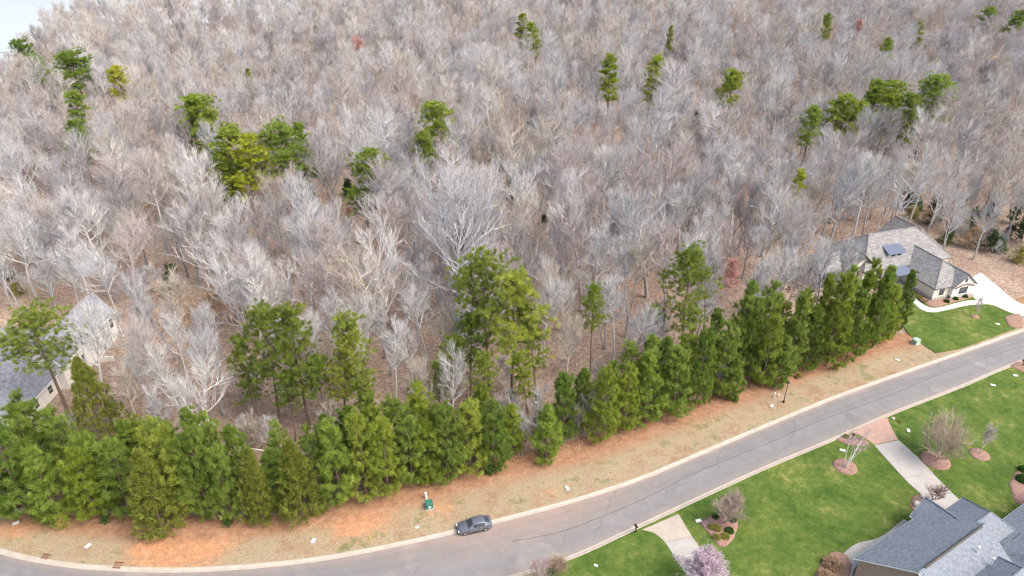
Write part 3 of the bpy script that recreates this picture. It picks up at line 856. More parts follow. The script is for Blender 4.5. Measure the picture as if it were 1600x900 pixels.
# local x runs along the street front, local y points back towards the front lawn
wall_box(H3, 0.4, 13.2, -13.6, -0.5, -0.1, 3.4, 'pink_brick')
m_ = MB(); m_.add([(0.41, -13.6, 3.4), (0.41, -0.5, 3.4), (0.41, -7.05, 8.0)], [(0, 1, 2)]); m_.build('gable_wall', 'pink_brick', H3, uv=True)
hip_roof(H3, 0.4, 13.2, -13.6, -0.5, 3.4, 8.4, 'x', 0, 0, 'slate_shingle', over=0.5)
wall_box(H3, 12.6, 21.0, -8.5, -1.6, -0.1, 2.9, 'pink_brick')
hip_roof(H3, 9.0, 21.5, -10.0, -1.6, 3.0, 6.6, 'x', 0, 3.8, 'slate_shingle', over=0.5)
wall_box(H3, 15.0, 34.0, -22.0, -7.0, -0.1, 3.2, 'pink_brick')
hip_roof(H3, 12.0, 34.0, -22.0, -6.6, 3.2, 8.6, 'x', 5.0, 6.5, 'slate_shingle', over=0.5)
hip_roof(H3, 4.0, 14.5, -19.0, -7.0, 3.3, 9.0, 'x', 0.0, 5.0, 'slate_shingle', over=0.4)
wall_box(H3, 13.6, 17.4, -3.0, 0.4, -0.1, 2.8, 'pink_brick')
hip_roof(H3, 13.4, 17.6, -5.0, 0.4, 2.75, 4.9, 'y', 0, 0, 'slate_shingle', over=0.4)
for x, y, z, h in ((9.5, -8.6, 7.4, 1.2), (10.0, -10.2, 7.0, 0.9), (20.0, -12.0, 6.3, 0.8), (22.0, -10.6, 5.6, 0.8)):
    m_ = MB(); m_.tube([(x, y, z - 0.4), (x, y, z + h * 0.7)], 0.09, 8, cap=True); m_.tube([(x, y, z + h * 0.7), (x, y, z + h * 0.7 + 0.12)], 0.16, 8, cap=True)
    m_.build('vent_pipe', 'white_paint', H3)
for x0_, y0_, z0_, x1_, y1_, z1_ in ((6.0, -3.6, 5.75, 6.0, -2.2, 4.7), (17.5, -9.2, 5.1, 19.6, -9.2, 5.1), (22.0, -8.6, 4.6, 24.4, -8.6, 4.6)):
    m_ = MB(); m_.tube([(x0_, y0_, z0_), (x1_, y1_, z1_)], 0.16, 6, cap=True); m_.build('roof_vent', 'dark_trim', H3)
m_ = MB(); m_.tube([(1.0, -7.05, 8.5), (12.6, -7.05, 8.5)], 0.17, 4, cap=True); m_.build('ridge_vent', 'dark_trim', H3)
for y, z in ((-3.0, 1.7), (-6.0, 1.7)): window(H3, (0.39, y, z), math.pi, 1.0, 1.5)
for x in (3.0, 6.5, 10.0): window(H3, (x, -0.49, 1.8), math.pi / 2, 1.1, 1.5)

# ------------------------------------------------------------------ tree kinds
def unit(v):
    return v / (np.linalg.norm(v, axis=-1, keepdims=True) + 1e-9)

def blades(rng, P, D, length, width, tint):
    """one thin pointed triangle at each P along D"""
    n = len(P)
    side = unit(np.cross(D, rng.normal(size=(n, 3))))
    w = np.broadcast_to(np.asarray(width, float), (n,))[:, None] * 0.5
    l = np.broadcast_to(np.asarray(length, float), (n,))[:, None]
    return np.stack([P - side * w, P + side * w, P + D * l], 1)

def curve(p, d, length, up, n, rng, wob=0.08):
    pts = [np.array(p, float)]
    d = np.array(d, float)
    for i in range(n):
        d = unit(d + np.array([0, 0, up]) + rng.normal(size=3) * wob)
        pts.append(pts[-1] + d * length / n)
    return np.array(pts)

def along(path, t):
    k = t * (len(path) - 1); i = min(int(k), len(path) - 2); f = k - i
    return path[i] * (1 - f) + path[i + 1] * f, unit(path[i + 1] - path[i])

def bare_tree(seed, h, spread, base=0.35, limbs=17, sub=7, tert=5, twigs=3, lean=0.05, r0=None, fork=1, el=(0.4, 0.95), tw=0.036):
    """leafless hardwood: trunk mesh builder and crown mesh builder (limbs, branches, twigs)"""
    rng = np.random.default_rng(seed)
    T_, C_ = MB(), MB()
    r0 = r0 or h * 0.0125
    stems = []
    for s in range(fork):
        a_ = rng.uniform(0, 2 * math.pi)
        k = lean if fork == 1 else 0.28
        p0 = (0.12 * math.cos(a_) * (fork > 1), 0.12 * math.sin(a_) * (fork > 1), -0.3)
        st = curve(p0, (math.cos(a_) * k, math.sin(a_) * k, 1), h * (0.93 if s == 0 else rng.uniform(0.75, 0.9)), 0.04, 9, rng, 0.055)
        stems.append(st)
        rr_ = r0 * (1 if fork == 1 else 0.72)
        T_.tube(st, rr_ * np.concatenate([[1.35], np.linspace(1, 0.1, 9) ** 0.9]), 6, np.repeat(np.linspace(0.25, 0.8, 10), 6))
    TW_P, TW_D = [], []
    for k in range(limbs):
        st = stems[k % fork]
        t = base + (0.98 - base) * (k + rng.uniform(0.1, 0.9)) / limbs
        p, d0 = along(st, t)
        az = k * 2.4 + rng.uniform(-0.5, 0.5)
        e_ = rng.uniform(*el)
        d = np.array([math.cos(az) * math.cos(e_), math.sin(az) * math.cos(e_), math.sin(e_)])
        u = (t - base) / (1 - base)
        L = spread * (1.05 - 0.62 * u) * rng.uniform(0.75, 1.2)
        path = curve(p, d, L, 0.13, 5, rng, 0.13)
        rl = r0 * (1 - t) * 0.62 + 0.055 * min(1, spread / 4)
        C_.tube(path, np.linspace(rl, 0.04 * min(1, spread / 4), 6), 4, 0.62)
        for j in range(sub):
            ts = 0.2 + 0.8 * (j + rng.uniform(0, 1)) / sub
            q, dd = along(path, min(ts, 0.999))
            d2 = unit(dd + unit(rng.normal(size=3)) * 0.7 + np.array([0, 0, 0.3]))
            L2 = L * 0.5 * (1.15 - 0.6 * ts) * rng.uniform(0.7, 1.25) + 0.4
            p2 = curve(q, d2, L2, 0.12, 3, rng, 0.16)
            C_.tube(p2, np.linspace(max(0.05 * min(1, spread / 4), rl * 0.45), 0.02 * min(1, spread / 4), 4), 3, 0.82)
            for i in range(tert):
                tt = 0.15 + 0.85 * (i + rng.uniform(0, 1)) / tert
                q3, d3 = along(p2, min(tt, 0.999))
                TW_P.append(q3); TW_D.append(unit(d3 + unit(rng.normal(size=3)) * 0.55 + np.array([0, 0, 0.3])))
    TP, TD = np.array(TW_P), np.array(TW_D)
    n = len(TP)
    TL = rng.uniform(0.9, 2.0, n) * min(1.15, spread / 4.0)
    C_.tris(blades(rng, TP, TD, TL, tw * 2.2, 0.7), rng.uniform(0.45, 0.8, n))
    for k in range(twigs):
        f = rng.uniform(0.2, 0.9, n)[:, None]
        P_ = TP + TD * TL[:, None] * f
        D_ = unit(TD + unit(rng.normal(size=(n, 3))) * 0.6 + np.array([0, 0, 0.3]))
        C_.tris(blades(rng, P_, D_, rng.uniform(0.6, 1.4, n) * min(1.0, spread / 3.0), tw, 0), rng.uniform(0.25, 0.9, n))
    return T_, C_

def tufts(rng, C, rad, per, length, width, upb=0.5, D0=None, spread=1.0):
    """needle tufts: blades bursting out of each centre C"""
    n = len(C)
    P_ = np.repeat(C, per, 0)
    D_ = rng.normal(size=(n * per, 3))
    D_ = unit(D_) * spread + np.array([0, 0, upb])
    if D0 is not None: D_ = D_ + np.repeat(D0, per, 0) * 0.6
    D_ = unit(D_)
    r_ = np.repeat(np.broadcast_to(rad, (n,)), per)[:, None]
    P_ = P_ + unit(rng.normal(size=(n * per, 3))) * r_ * rng.uniform(0.1, 1.0, (n * per, 1)) ** 0.5
    V = blades(rng, P_, D_, length * rng.uniform(0.7, 1.25, n * per), width, 0)
    ct = np.repeat(rng.uniform(0.1, 0.75, n), per) + rng.uniform(-0.12, 0.25, n * per)
    return V, np.clip(ct, 0, 1)

def young_pine(seed, h, rbase, per=64, n_wh=10, ln=0.42, wd=0.056, cone=0.55):
    """dense young pine, leafy to the ground: ragged whorls of upturned branches ending in needle rosettes"""
    rng = np.random.default_rng(seed)
    T_, C_ = MB(), MB()
    st = curve((0, 0, -0.2), (rng.uniform(-.05, .05), rng.uniform(-.05, .05), 1), h * 0.96, 0.05, 7, rng, 0.03)
    T_.tube(st, np.linspace(h * 0.014, 0.02, 8), 6, 0.4)
    cs, ds = [], []
    for k in range(n_wh):
        t = 0.04 + 0.94 * (k + rng.uniform(0, 0.7)) / n_wh
        p, _ = along(st, min(t, 0.995))
        nb = rng.integers(5, 8)
        a0 = rng.uniform(0, 6.28)
        for b_ in range(nb):
            az = a0 + b_ * 6.283 / nb + rng.uniform(-0.4, 0.4)
            prof = (1 - t ** 1.6) ** cone * (0.6 + 0.4 * min(1, t / 0.2))
            L = max(0.3, rbase * prof * rng.uniform(0.5, 1.25))
            e_ = 0.05 + 0.8 * t + rng.uniform(-0.2, 0.25)
            d = np.array([math.cos(az) * math.cos(e_), math.sin(az) * math.cos(e_), math.sin(e_)])
            pa = curve(p, d, L, 0.13, 3, rng, 0.1)
            T_.tube(pa, np.linspace(0.04, 0.014, 4), 3, 0.4)
            m_ = max(2, int(L / 0.8))
            for i in range(m_):
                q, dd = along(pa, min(0.3 + 0.7 * (i + 1) / m_, 0.999))
                cs.append(q + rng.normal(size=3) * 0.12); ds.append(dd)
                sd_ = unit(np.cross(dd, (0, 0, 1)))
                for sg in (-1, 1):
                    if L > 0.9 and rng.random() < 0.62:
                        cs.append(q + sg * sd_ * rng.uniform(0.4, 0.8) * min(1.0, L / 1.8) + (0, 0, rng.uniform(0, 0.25))); ds.append(unit(dd + sg * sd_))
    for i in range(4):
        cs.append(st[-1] + (0, 0, -0.35 * i)); ds.append(np.array([0, 0, 1.0]))
    V, tt = tufts(rng, np.array(cs), 0.2, per, ln, wd, 0.4, np.array(ds))
    C_.tris(V, tt)
    return T_, C_

def tall_pine(seed, h, cw, ch, tuft_n=3, per=58, clumps=112, top=1.0, ln=0.5, wd=0.058):
    """mature pine: bare trunk, open crown of separate needle clumps on crooked limbs"""
    rng = np.random.default_rng(seed)
    T_, C_ = MB(), MB()
    st = curve((0, 0, -0.3), (rng.uniform(-.03, .03), rng.uniform(-.03, .03), 1), h * 0.97, 0.05, 9, rng, 0.025)
    T_.tube(st, np.concatenate([[h * 0.0125], np.linspace(h * 0.0105, 0.05, 9)]), 7, 0.4)
    z0 = 1 - ch / h
    cs, ds = [], []
    nl = max(9, clumps // 4)
    for k in range(nl):
        u = (k + rng.uniform(0, 0.8)) / nl
        t = z0 + (0.985 - z0) * u
        p, _ = along(st, t)
        az = k * 2.4 + rng.uniform(-0.6, 0.6)
        prof = (0.55 + 0.45 * math.sin(math.pi * min(1, 0.18 + u * 0.75))) * (1 - u ** 3 * 0.72)
        L = cw * 0.5 * prof * rng.uniform(0.6, 1.2)
        e_ = rng.uniform(0.0, 0.35) + 0.65 * u
        d = np.array([math.cos(az) * math.cos(e_), math.sin(az) * math.cos(e_), math.sin(e_)])
        pa = curve(p, d, L, 0.09, 4, rng, 0.14)
        T_.tube(pa, np.linspace(0.075, 0.02, 5), 4, 0.45)
        for i in range(4):
            f = 0.35 + 0.65 * (i + 0.7) / 4
            q, dd = along(pa, min(f, 0.999))
            off = rng.normal(size=3) * np.array([0.5, 0.5, 0.28]) * (cw / 7)
            T_.tube(np.array([q, q + off * 0.9]), 0.02, 3, 0.45)
            cs.append(q + off + (0, 0, 0.15)); ds.append(dd)
    cs.append(st[-1]); ds.append(np.array([0, 0, 1.0]))
    cs = np.array(cs); ds = np.array(ds)
    # every clump is a few tufts
    C2 = np.repeat(cs, tuft_n, 0) + rng.normal(size=(len(cs) * tuft_n, 3)) * np.array([0.42, 0.42, 0.22]) * (cw / 7)
    V, tt = tufts(rng, C2, 0.28, per, ln, wd, 0.5, np.repeat(ds, tuft_n, 0))
    C_.tris(V, tt)
    return T_, C_

def cedar(seed, h, r, per=26, n=520):
    """dense juniper-like cone of fine upright sprays, nearly to the ground"""
    rng = np.random.default_rng(seed)
    T_, C_ = MB(), MB()
    st = np.array([(0, 0, -0.2), (0, 0, h * 0.5), (0, 0, h * 0.95)])
    T_.tube(st, [0.13, 0.09, 0.02], 6, 0.4)
    t = rng.uniform(0.02, 1, n) ** 0.9
    az = rng.uniform(0, 6.283, n)
    lob = 1 + 0.16 * np.sin(az * 3 + seed) + 0.12 * np.sin(az * 5 + t * 9)
    rad = r * (1 - t) ** 0.75 * (0.6 + 0.4 * np.minimum(1, t / 0.15)) * lob * rng.uniform(0.45, 1.05, n)
    P_ = np.stack([np.cos(az) * rad, np.sin(az) * rad, t * h * 0.97], 1)
    D_ = np.stack([np.cos(az) * 0.7, np.sin(az) * 0.7, np.full(n, 0.75)], 1)
    for i in range(0, n, 6):
        T_.tube(np.array([(0, 0, max(0.05, P_[i][2] - rad[i] * 0.5)), P_[i]]), [0.03, 0.012], 3, 0.4)
    V, tt = tufts(rng, P_, 0.2, per, 0.4, 0.06, 0.35, D_, 0.8)
    C_.tris(V, tt)
    return T_, C_

def leafy_tree(seed, h, spread, n_leaf=1500, ls=0.3, base=0.15, tiers=True, up=0.1, droop=0.0):
    """small tree or shrub with broad leaves spread along its branches"""
    rng = np.random.default_rng(seed)
    T_, C_ = MB(), MB()
    st = curve((0, 0, -0.2), (0.05, 0, 1), h * 0.95, 0.03, 6, rng, 0.06)
    T_.tube(st, np.linspace(0.035 + h * 0.008, 0.015, 7), 6, 0.45)
    cs = []
    nl = 26
    for k in range(nl):
        t = base + (0.97 - base) * (k + rng.uniform(0, 1)) / nl
        p, _ = along(st, min(t, 0.99))
        az = k * 2.4 + rng.uniform(-.4, .4)
        e_ = up + 0.6 * t + rng.uniform(-.15, .2)
        d = np.array([math.cos(az) * math.cos(e_), math.sin(az) * math.cos(e_), math.sin(e_)])
        L = spread * (1.0 - 0.75 * t) * rng.uniform(0.7, 1.2) + 0.2
        pa = curve(p, d, L, -droop, 4, rng, 0.1)
        T_.tube(pa, np.linspace(0.03, 0.01, 5), 3, 0.6)
        for i in range(max(4, n_leaf // nl // 6)):
            q, dd = along(pa, rng.uniform(0.15, 0.999))
            cs.append(q + rng.normal(size=3) * 0.13 * spread ** 0.5)
    cs = np.array(cs)
    V, tt = tufts(rng, cs, 0.22, 6, ls, ls * 0.55, 0.1, None, 1.0)
    C_.tris(V, tt)
    return T_, C_

class Kind:
    """a tree shape: shared trunk and crown meshes"""
    def __init__(s, TC, bark, leaf, tname='trunk', cname='crown'):
        s.tm = TC[0].mesh(tname, bark, smooth=True); s.cm = TC[1].mesh(cname, leaf)
        s.tn, s.cn = tname, cname
def plant(name, kind, x, y, z, s=1.0, rz=0.0, sz=None, color=None, label=None, cat='tree', group=None, lean=(0, 0)):
    o = thing(name, label, cat, (x, y, z), rz, group)
    o.rotation_euler = (lean[0], lean[1], rz)
    o.scale = (s, s, sz or s)
    for nm, me_ in ((kind.tn, kind.tm), (kind.cn, kind.cm)):
        c = link(nm, me_, o)
        if color: c.color = (*color, 1)
    return o

# ------------------------------------------------------------------ parked car
def car():
    o = thing('car', 'dark grey fastback car parked against the kerb', 'car', (-5.15, 67.35, 0.0), R(195.5))
    # stations from nose (+x) to tail: x, half width at sill, belt, roof; heights of sill top, belt, roof
    S = [(2.36, 0.62, 0.60, 0.45, 0.42, 0.62, 0.66), (2.22, 0.80, 0.80, 0.62, 0.36, 0.74, 0.80), (1.85, 0.91, 0.90, 0.70, 0.30, 0.86, 0.93), (1.30, 0.94, 0.92, 0.72, 0.28, 0.95, 1.03),
         (0.95, 0.94, 0.92, 0.72, 0.28, 0.98, 1.07), (0.25, 0.94, 0.91, 0.66, 0.28, 1.00, 1.56), (-0.35, 0.94, 0.91, 0.67, 0.28, 1.01, 1.62), (-0.95, 0.94, 0.91, 0.66, 0.28, 1.03, 1.59),
         (-1.35, 0.94, 0.91, 0.64, 0.29, 1.05, 1.50), (-2.05, 0.92, 0.89, 0.62, 0.34, 1.08, 1.16), (-2.25, 0.86, 0.83, 0.60, 0.40, 1.02, 1.08), (-2.36, 0.72, 0.70, 0.52, 0.48, 0.90, 0.94)]
    def ringpts(s):
        x, ws, wb, wr, zs, zb, zr = s
        half = [(ws * 0.9, zs - 0.08), (ws, zs + 0.08), (ws * 1.0, (zs + zb) / 2), (wb, zb), (wr, zr - 0.05), (wr * 0.55, zr), (0, zr + 0.012)]
        return [(x, y, z) for y, z in half] + [(x, -y, z) for y, z in reversed(half[:-1])]
    Rr = [ringpts(s) for s in S]
    n = len(Rr[0])
    Vv = [p for r_ in Rr for p in r_]
    body, groups = [], {}
    for i in range(len(S) - 1):
        for j in range(n):
            j2 = (j + 1) % n
            f = (i * n + j, i * n + j2, (i + 1) * n + j2, (i + 1) * n + j)
            key = None
            if i == 4 and j in (4, 5, 6, 7): key = 'windscreen'
            elif i == 8 and j in (4, 5, 6, 7): key = 'rear_window'
            elif j in (3, 8) and i in (5, 6, 7): key = ('side_window', j, 0 if i == 5 else 1)
            if key: groups.setdefault(key, []).append(f)
            body.append(f)
    body += [tuple(range(n))[::-1], tuple((len(S) - 1) * n + j for j in range(n))]
    m_ = MB(); m_.add(Vv, body); b_ = m_.build('body', 'car_paint', o, smooth=False)
    bm = bmesh.new(); bm.from_mesh(b_.data); bmesh.ops.recalc_face_normals(bm, faces=bm.faces); bm.to_mesh(b_.data); bm.free()
    sb = b_.modifiers.new('round', 'BEVEL'); sb.width = 0.03; sb.segments = 2; sb.limit_method = 'ANGLE'; sb.angle_limit = R(25)
    ctr = np.array([0, 0, 0.8])
    for key, fs in groups.items():
        for_name = key if isinstance(key, str) else key[0]
        ids = sorted({q for f in fs for q in f}); pts = np.array([Vv[q] for q in ids], float)
        c = pts.mean(0); out = unit(c - ctr * [0, 0, 1])
        ax = np.array([c[0] - (0.2 if True else 0), c[1], c[2] - 0.7]); out = unit(ax * np.array([0.6, 1.0, 1.0]))
        sh = 0.88 if for_name != 'side_window' else 0.86
        pp = c + (pts - c) * sh + out * 0.035
        g = MB(); mp = {q: k for k, q in enumerate(ids)}
        g.add(pp, [tuple(mp[q] for q in f) for f in fs]); g.build(for_name, 'window_glass', o, smooth=True)
    for x in (1.42, -1.42):
        for sd_ in (1, -1):
            a_ = np.linspace(0, 2 * math.pi, 19)[:-1]
            w = thing('wheel', None, None); w.parent = o; w.location = (x, sd_ * 0.83, 0.34)
            t_ = MB(); t_.tube([(0, -0.12, 0), (0, 0.12, 0)], 0.34, 18, cap=True); t_.build('tyre', 'tyre_rubber', w)
            r_ = MB(); r_.tube([(0, 0.10 * sd_, 0), (0, 0.128 * sd_, 0)], 0.23, 14, cap=True)
            r_.build('rim', 'alloy', w)
    for sd_ in (1, -1):
        m_ = MB(); m_.box((2.24, sd_ * 0.62, 0.68), (0.2, 0.34, 0.12), sd_ * 0.25); m_.build('headlight', 'lamp_lens', o)
        m_ = MB(); m_.box((-2.27, sd_ * 0.62, 0.90), (0.16, 0.36, 0.12), -sd_ * 0.2); m_.build('tail_light', 'red_lens', o)
        m_ = MB(); m_.box((0.85, sd_ * 1.02, 1.05), (0.14, 0.22, 0.15)); m_.build('mirror', 'car_paint', o)
        m_ = MB(); m_.box((0.0, sd_ * 0.945, 0.30), (2.3, 0.06, 0.14)); m_.build('sill_trim', 'black_plastic', o)
        for x in (0.1, -0.85):
            m_ = MB(); m_.box((x, sd_ * 0.955, 0.90), (0.2, 0.05, 0.04)); m_.build('door_handle', 'alloy', o)
    m_ = MB(); m_.box((2.35, 0, 0.52), (0.06, 0.9, 0.2)); m_.build('grille', 'black_plastic', o)
    m_ = MB(); m_.box((-2.37, 0, 0.60), (0.04, 0.52, 0.14)); m_.build('number_plate', 'white_plastic', o)
    m_ = MB(); m_.box((0, 0, 0.26), (4.2, 1.6, 0.16)); m_.build('underbody', 'black_plastic', o)
car()

# ------------------------------------------------------------------ street furniture
def street_lamp(p, h, label, z=0.2):
    o = thing('street_lamp', label, 'street lamp', (p[0], p[1], z))
    m_ = MB(); m_.tube([(0, 0, -0.1), (0, 0, 0.35), (0, 0, 0.5)], [0.2, 0.17, 0.08], 10, cap=True); m_.build('base', 'brown_metal', o)
    m_ = MB(); m_.tube([(0, 0, 0.45), (0, 0, h - 0.5)], [0.085, 0.06], 8, cap=True); m_.build('pole', 'brown_metal', o)
    m_ = MB(); m_.tube([(0, 0, h - 0.55), (0, 0, h - 0.45), (0, 0, h - 0.1)], [0.08, 0.16, 0.24], 8, cap=True); m_.build('lantern', 'lamp_lens', o)
    m_ = MB(); m_.tube([(0, 0, h - 0.1), (0, 0, h - 0.05), (0, 0, h + 0.12), (0, 0, h + 0.25)], [0.34, 0.32, 0.12, 0.03], 8, cap=True); m_.build('lantern_cap', 'dark_metal', o)
    for k in range(4):
        a_ = k * math.pi / 2
        m_ = MB(); m_.tube([(0.16 * math.cos(a_), 0.16 * math.sin(a_), h - 0.45), (0.25 * math.cos(a_), 0.25 * math.sin(a_), h - 0.1)], 0.02, 4); m_.build('lantern_rib', 'dark_metal', o)
street_lamp((46.04, 94.21), 4.2, 'brown street lamp post on the verge left of the right lawn')
def mailbox(p, label, rz, z=0.12):
    o = thing('mailbox', label, 'mailbox', (p[0], p[1], z), rz)
    m_ = MB(); m_.box((0, 0, 0.6), (0.13, 0.13, 1.3)); m_.build('post', 'dark_metal', o)
    m_ = MB(); m_.tube([(0, 0, 1.25), (0, 0, 1.45)], [0.1, 0.02], 6, cap=True); m_.build('finial', 'dark_metal', o)
    m_ = MB()
    pr = [(-0.12, 0), (0.12, 0), (0.12, 0.16), (0.08, 0.25), (0, 0.29), (-0.08, 0.25), (-0.12, 0.16)]
    V_ = [(x_, a_, 1.0 + b_) for x_ in (-0.28, 0.34) for a_, b_ in pr]
    m_.add(V_, [tuple(range(6, -1, -1)), tuple(range(7, 14))] + [(i, (i + 1) % 7, 7 + (i + 1) % 7, 7 + i) for i in range(7)])
    bx = m_.build('box', 'dark_metal', o)
    m_ = MB(); m_.box((0.345, 0, 1.12), (0.02, 0.2, 0.2)); m_.build('flap', 'black_plastic', bx)
    m_ = MB(); m_.box((0.05, 0.14, 1.22), (0.16, 0.02, 0.05)); m_.build('flag', 'red_lens', bx)
mailbox((16.75, 66.65), 'black mailbox beside the kerb left of the lower driveway', R(115))
mailbox((53.62, 84.83), 'black mailbox among yellow flowers at the brick driveway entrance', R(118), 0.2)
mailbox((93.15, 104.68), 'black mailbox in mulch at the right edge of the road', R(118), 0.2)

def utility_box(p, label, mat, size, rz=0.3, z=0.2, name='utility_box'):
    o = thing(name, label, 'utility box', (p[0], p[1], z), rz)
    x, y, h = size
    m_ = MB(); m_.box((0, 0, 0.02), (x * 1.25, y * 1.25, 0.14)); m_.build('pad', 'pale_concrete', o)
    m_ = MB(); m_.box((0, 0, h * 0.5 + 0.08), (x, y, h), taper=0.97); b_ = m_.build('cabinet', mat, o)
    m_ = MB(); m_.box((0, 0.03, h + 0.12), (x * 1.06, y * 1.06, 0.09), taper=0.9); m_.build('lid', mat, o)
    m_ = MB(); m_.box((0, -y / 2 - 0.01, h * 0.5), (x * 0.35, 0.03, h * 0.35)); m_.build('notice', 'white_plastic', b_)
utility_box((-11.64, 70.96), 'dark green utility box on the clay verge behind the parked car', 'green_enamel', (1.0, 0.95, 0.85))
utility_box((77.24, 111.94), 'pale green utility box at the edge of the far right lawn', 'pale_green_enamel', (1.25, 1.0, 0.85), 0.45)
def pedestal(p, label, h=1.0, r=0.16, mat='white_plastic'):
    o = thing('utility_pedestal', label, 'utility post', (p[0], p[1], 0.2))
    m_ = MB(); m_.tube([(0, 0, -0.1), (0, 0, h * 0.55)], r * 0.85, 8, cap=True); m_.build('base', mat, o)
    m_ = MB(); m_.tube([(0, 0, h * 0.5), (0, 0, h * 0.95), (0, 0, h)], [r, r, r * 0.6], 8, cap=True); m_.build('dome', mat, o)
pedestal((-12.25, 72.51), 'white utility post behind the dark green utility box', 1.25, 0.19)
pedestal((44.86, 95.59), 'white utility post left of the street lamp', 1.0, 0.13)
pedestal((45.69, 95.76), 'shorter utility post between white post and street lamp', 0.55, 0.12)
pedestal((-69.15, 70.14), 'grey utility post at the left edge of the verge', 0.9, 0.13, 'pale_concrete')
pedestal((-18.90, 65.04), 'thin yellow marker post on the clay left of the car', 1.0, 0.05, 'yellow_paint')
def meter_lid(p, label, sx=0.75, sy=0.45, rz=0.0, z=0.2):
    o = thing('meter_box', label, 'meter box', (p[0], p[1], z), rz)
    m_ = MB(); m_.box((0, 0, 0.0), (sx * 1.15, sy * 1.2, 0.16)); m_.build('rim', 'pale_concrete', o)
    m_ = MB(); m_.box((0, 0, 0.09), (sx, sy, 0.05)); m_.build('lid', 'white_plastic', o)
for p, lab, rz in [((-56.18, 64.20), 'white meter box lid on dry grass between the two storm drains', 1.1), ((-26.52, 65.04), 'white meter box lid on the clay verge below the rightmost cedar', 1.4), ((8.00, 74.48), 'white meter box lid on the verge right of the car', 1.9),
                   ((43.66, 93.19), 'white meter box lid on the verge left of the street lamp', 0.8), ((71.21, 106.48), 'white meter box lid near the kerb right of the street lamp', -0.5), ((-68.07, 68.08), 'white meter box lid at the left end of the verge', 0.6),
                   ((51.26, 82.50), 'white meter box lid above the white multi-stemmed tree', -0.4), ((63.74, 87.09), 'white meter box lid right of the brick driveway entrance', 1.2), ((84.39, 98.98), 'white meter box lid on the right lawn below the road', -0.4),
                   ((25.70, 68.53), 'white meter box at the corner of the shield-shaped bed', 0.3), ((10.80, 61.16), 'pale meter box lid on the lawn at the bottom edge', -0.5), ((97.02, 118.75), 'white meter box lid on the far right lawn', -0.3),
                   ((90.06, 101.77), 'white meter box lid near the mailbox at the right edge', 0.0), ((-12.92, 67.31), 'pale flat meter lid left of the parked car', 0.3), ((-20.67, 72.03), 'tiny white meter lid by the pines left of the green box', 0.4)]:
    meter_lid(p, lab, rz=rz, z=0.2 if p[1] > float(kn(p[0])) else 0.13, sx=0.45 if 'tiny' in lab or 'pale' in lab else 0.75, sy=0.3 if 'tiny' in lab or 'pale' in lab else 0.42)
def drain(p, label, rz):
    o = thing('storm_drain', label, 'storm drain', (p[0], p[1], 0.06), rz)
    m_ = MB(); m_.box((0, 0, 0.0), (1.15, 0.78, 0.09)); m_.build('frame', 'rusty_iron', o)
    for k in range(9):
        m_ = MB(); m_.box((-0.46 + k * 0.115, 0, 0.06), (0.05, 0.66, 0.05)); m_.build('bar', 'rusty_iron', o)
    m_ = MB(); m_.box((0, 0.42, 0.07), (1.15, 0.1, 0.18)); m_.build('hood', 'rusty_iron', o)
drain((-60.90, 62.50), 'rusty iron storm drain at the kerb, left of two', -0.2)
drain((-50.82, 61.21), 'rusty iron storm drain at the kerb, right of two', -0.07)

# fallen pale trunk caught in the roadside pines
m_ = MB(); m_.tube([(-45.52, 80.67) + (3.9,), (-41.23, 79.57) + (3.6,), (-36.94, 79.16) + (3.2,), (-34.89, 79.43) + (2.6,)], [0.05, 0.10, 0.12, 0.13], 7, cap=True)
tag(m_.build('fallen_trunk', 'pale_log', smooth=True), 'pale fallen trunk lying across the roadside pines', 'log')
def boulder(p, r, label, z=0.2, seed=0):
    q = np.random.default_rng(seed); bm = bmesh.new(); bmesh.ops.create_icosphere(bm, subdivisions=2, radius=r)
    for v in bm.verts: v.co = v.co * (1 + q.uniform(-0.15, 0.15)); v.co.z *= 0.65
    me_ = bpy.data.meshes.new('boulder'); bm.to_mesh(me_); bm.free(); me_.materials.append(MATS['boulder'])
    o = link('boulder', me_); o.location = (p[0], p[1], z + r * 0.25); tag(o, label, 'boulder')
boulder((58.83, 72.75), 0.45, 'upper pale boulder in the corner mulch bed', 0.25, 1)
boulder((57.19, 71.31), 0.6, 'larger lower boulder in the corner mulch bed', 0.25, 2)
boulder((62.67, 90.07), 0.3, 'small pale stone beside the brick driveway entrance', 0.12, 3)
boulder((-68.59, 70.25), 0.5, 'tan stone by the utility post at the left edge', 0.2, 4)

# ------------------------------------------------------------------ garden trees and shrubs
GW = (0.66, 0.60, 0.54)
def garden(name, tc, bark, leaf, p, z, label, color=GW, cat='tree', rz=0.0, lean=(0, 0), tn='trunk', cn='crown', group=None):
    return plant(name, Kind(tc, bark, leaf, tn, cn), p[0], p[1], z, 1.0, rz, None, color, label, cat, group, lean)
gt_ = garden('garden_tree', bare_tree(31, 6.3, 1.6, base=0.62, limbs=12, sub=5, tert=4, twigs=3, fork=4, r0=0.15, tw=0.02), 'bare_bark', 'bare_bark', (50.23, 79.03), 0.2, 'white multi-stemmed bare tree in a round mulch ring', (0.52, 0.43, 0.43), rz=0.6, lean=(0.0, 0.12))
for c_ in gt_.children:
    if c_.name.startswith('trunk'): c_.color = (0.95, 0.92, 0.87, 1)
garden('garden_tree', bare_tree(32, 5.4, 4.4, base=0.08, limbs=28, sub=7, tert=6, twigs=3, fork=3, r0=0.12, el=(0.2, 1.1), tw=0.022), 'bare_bark', 'bare_bark', (64.71, 80.67), 0.2, 'wide low twiggy tan tree in a round mulch ring', (0.50, 0.42, 0.33))
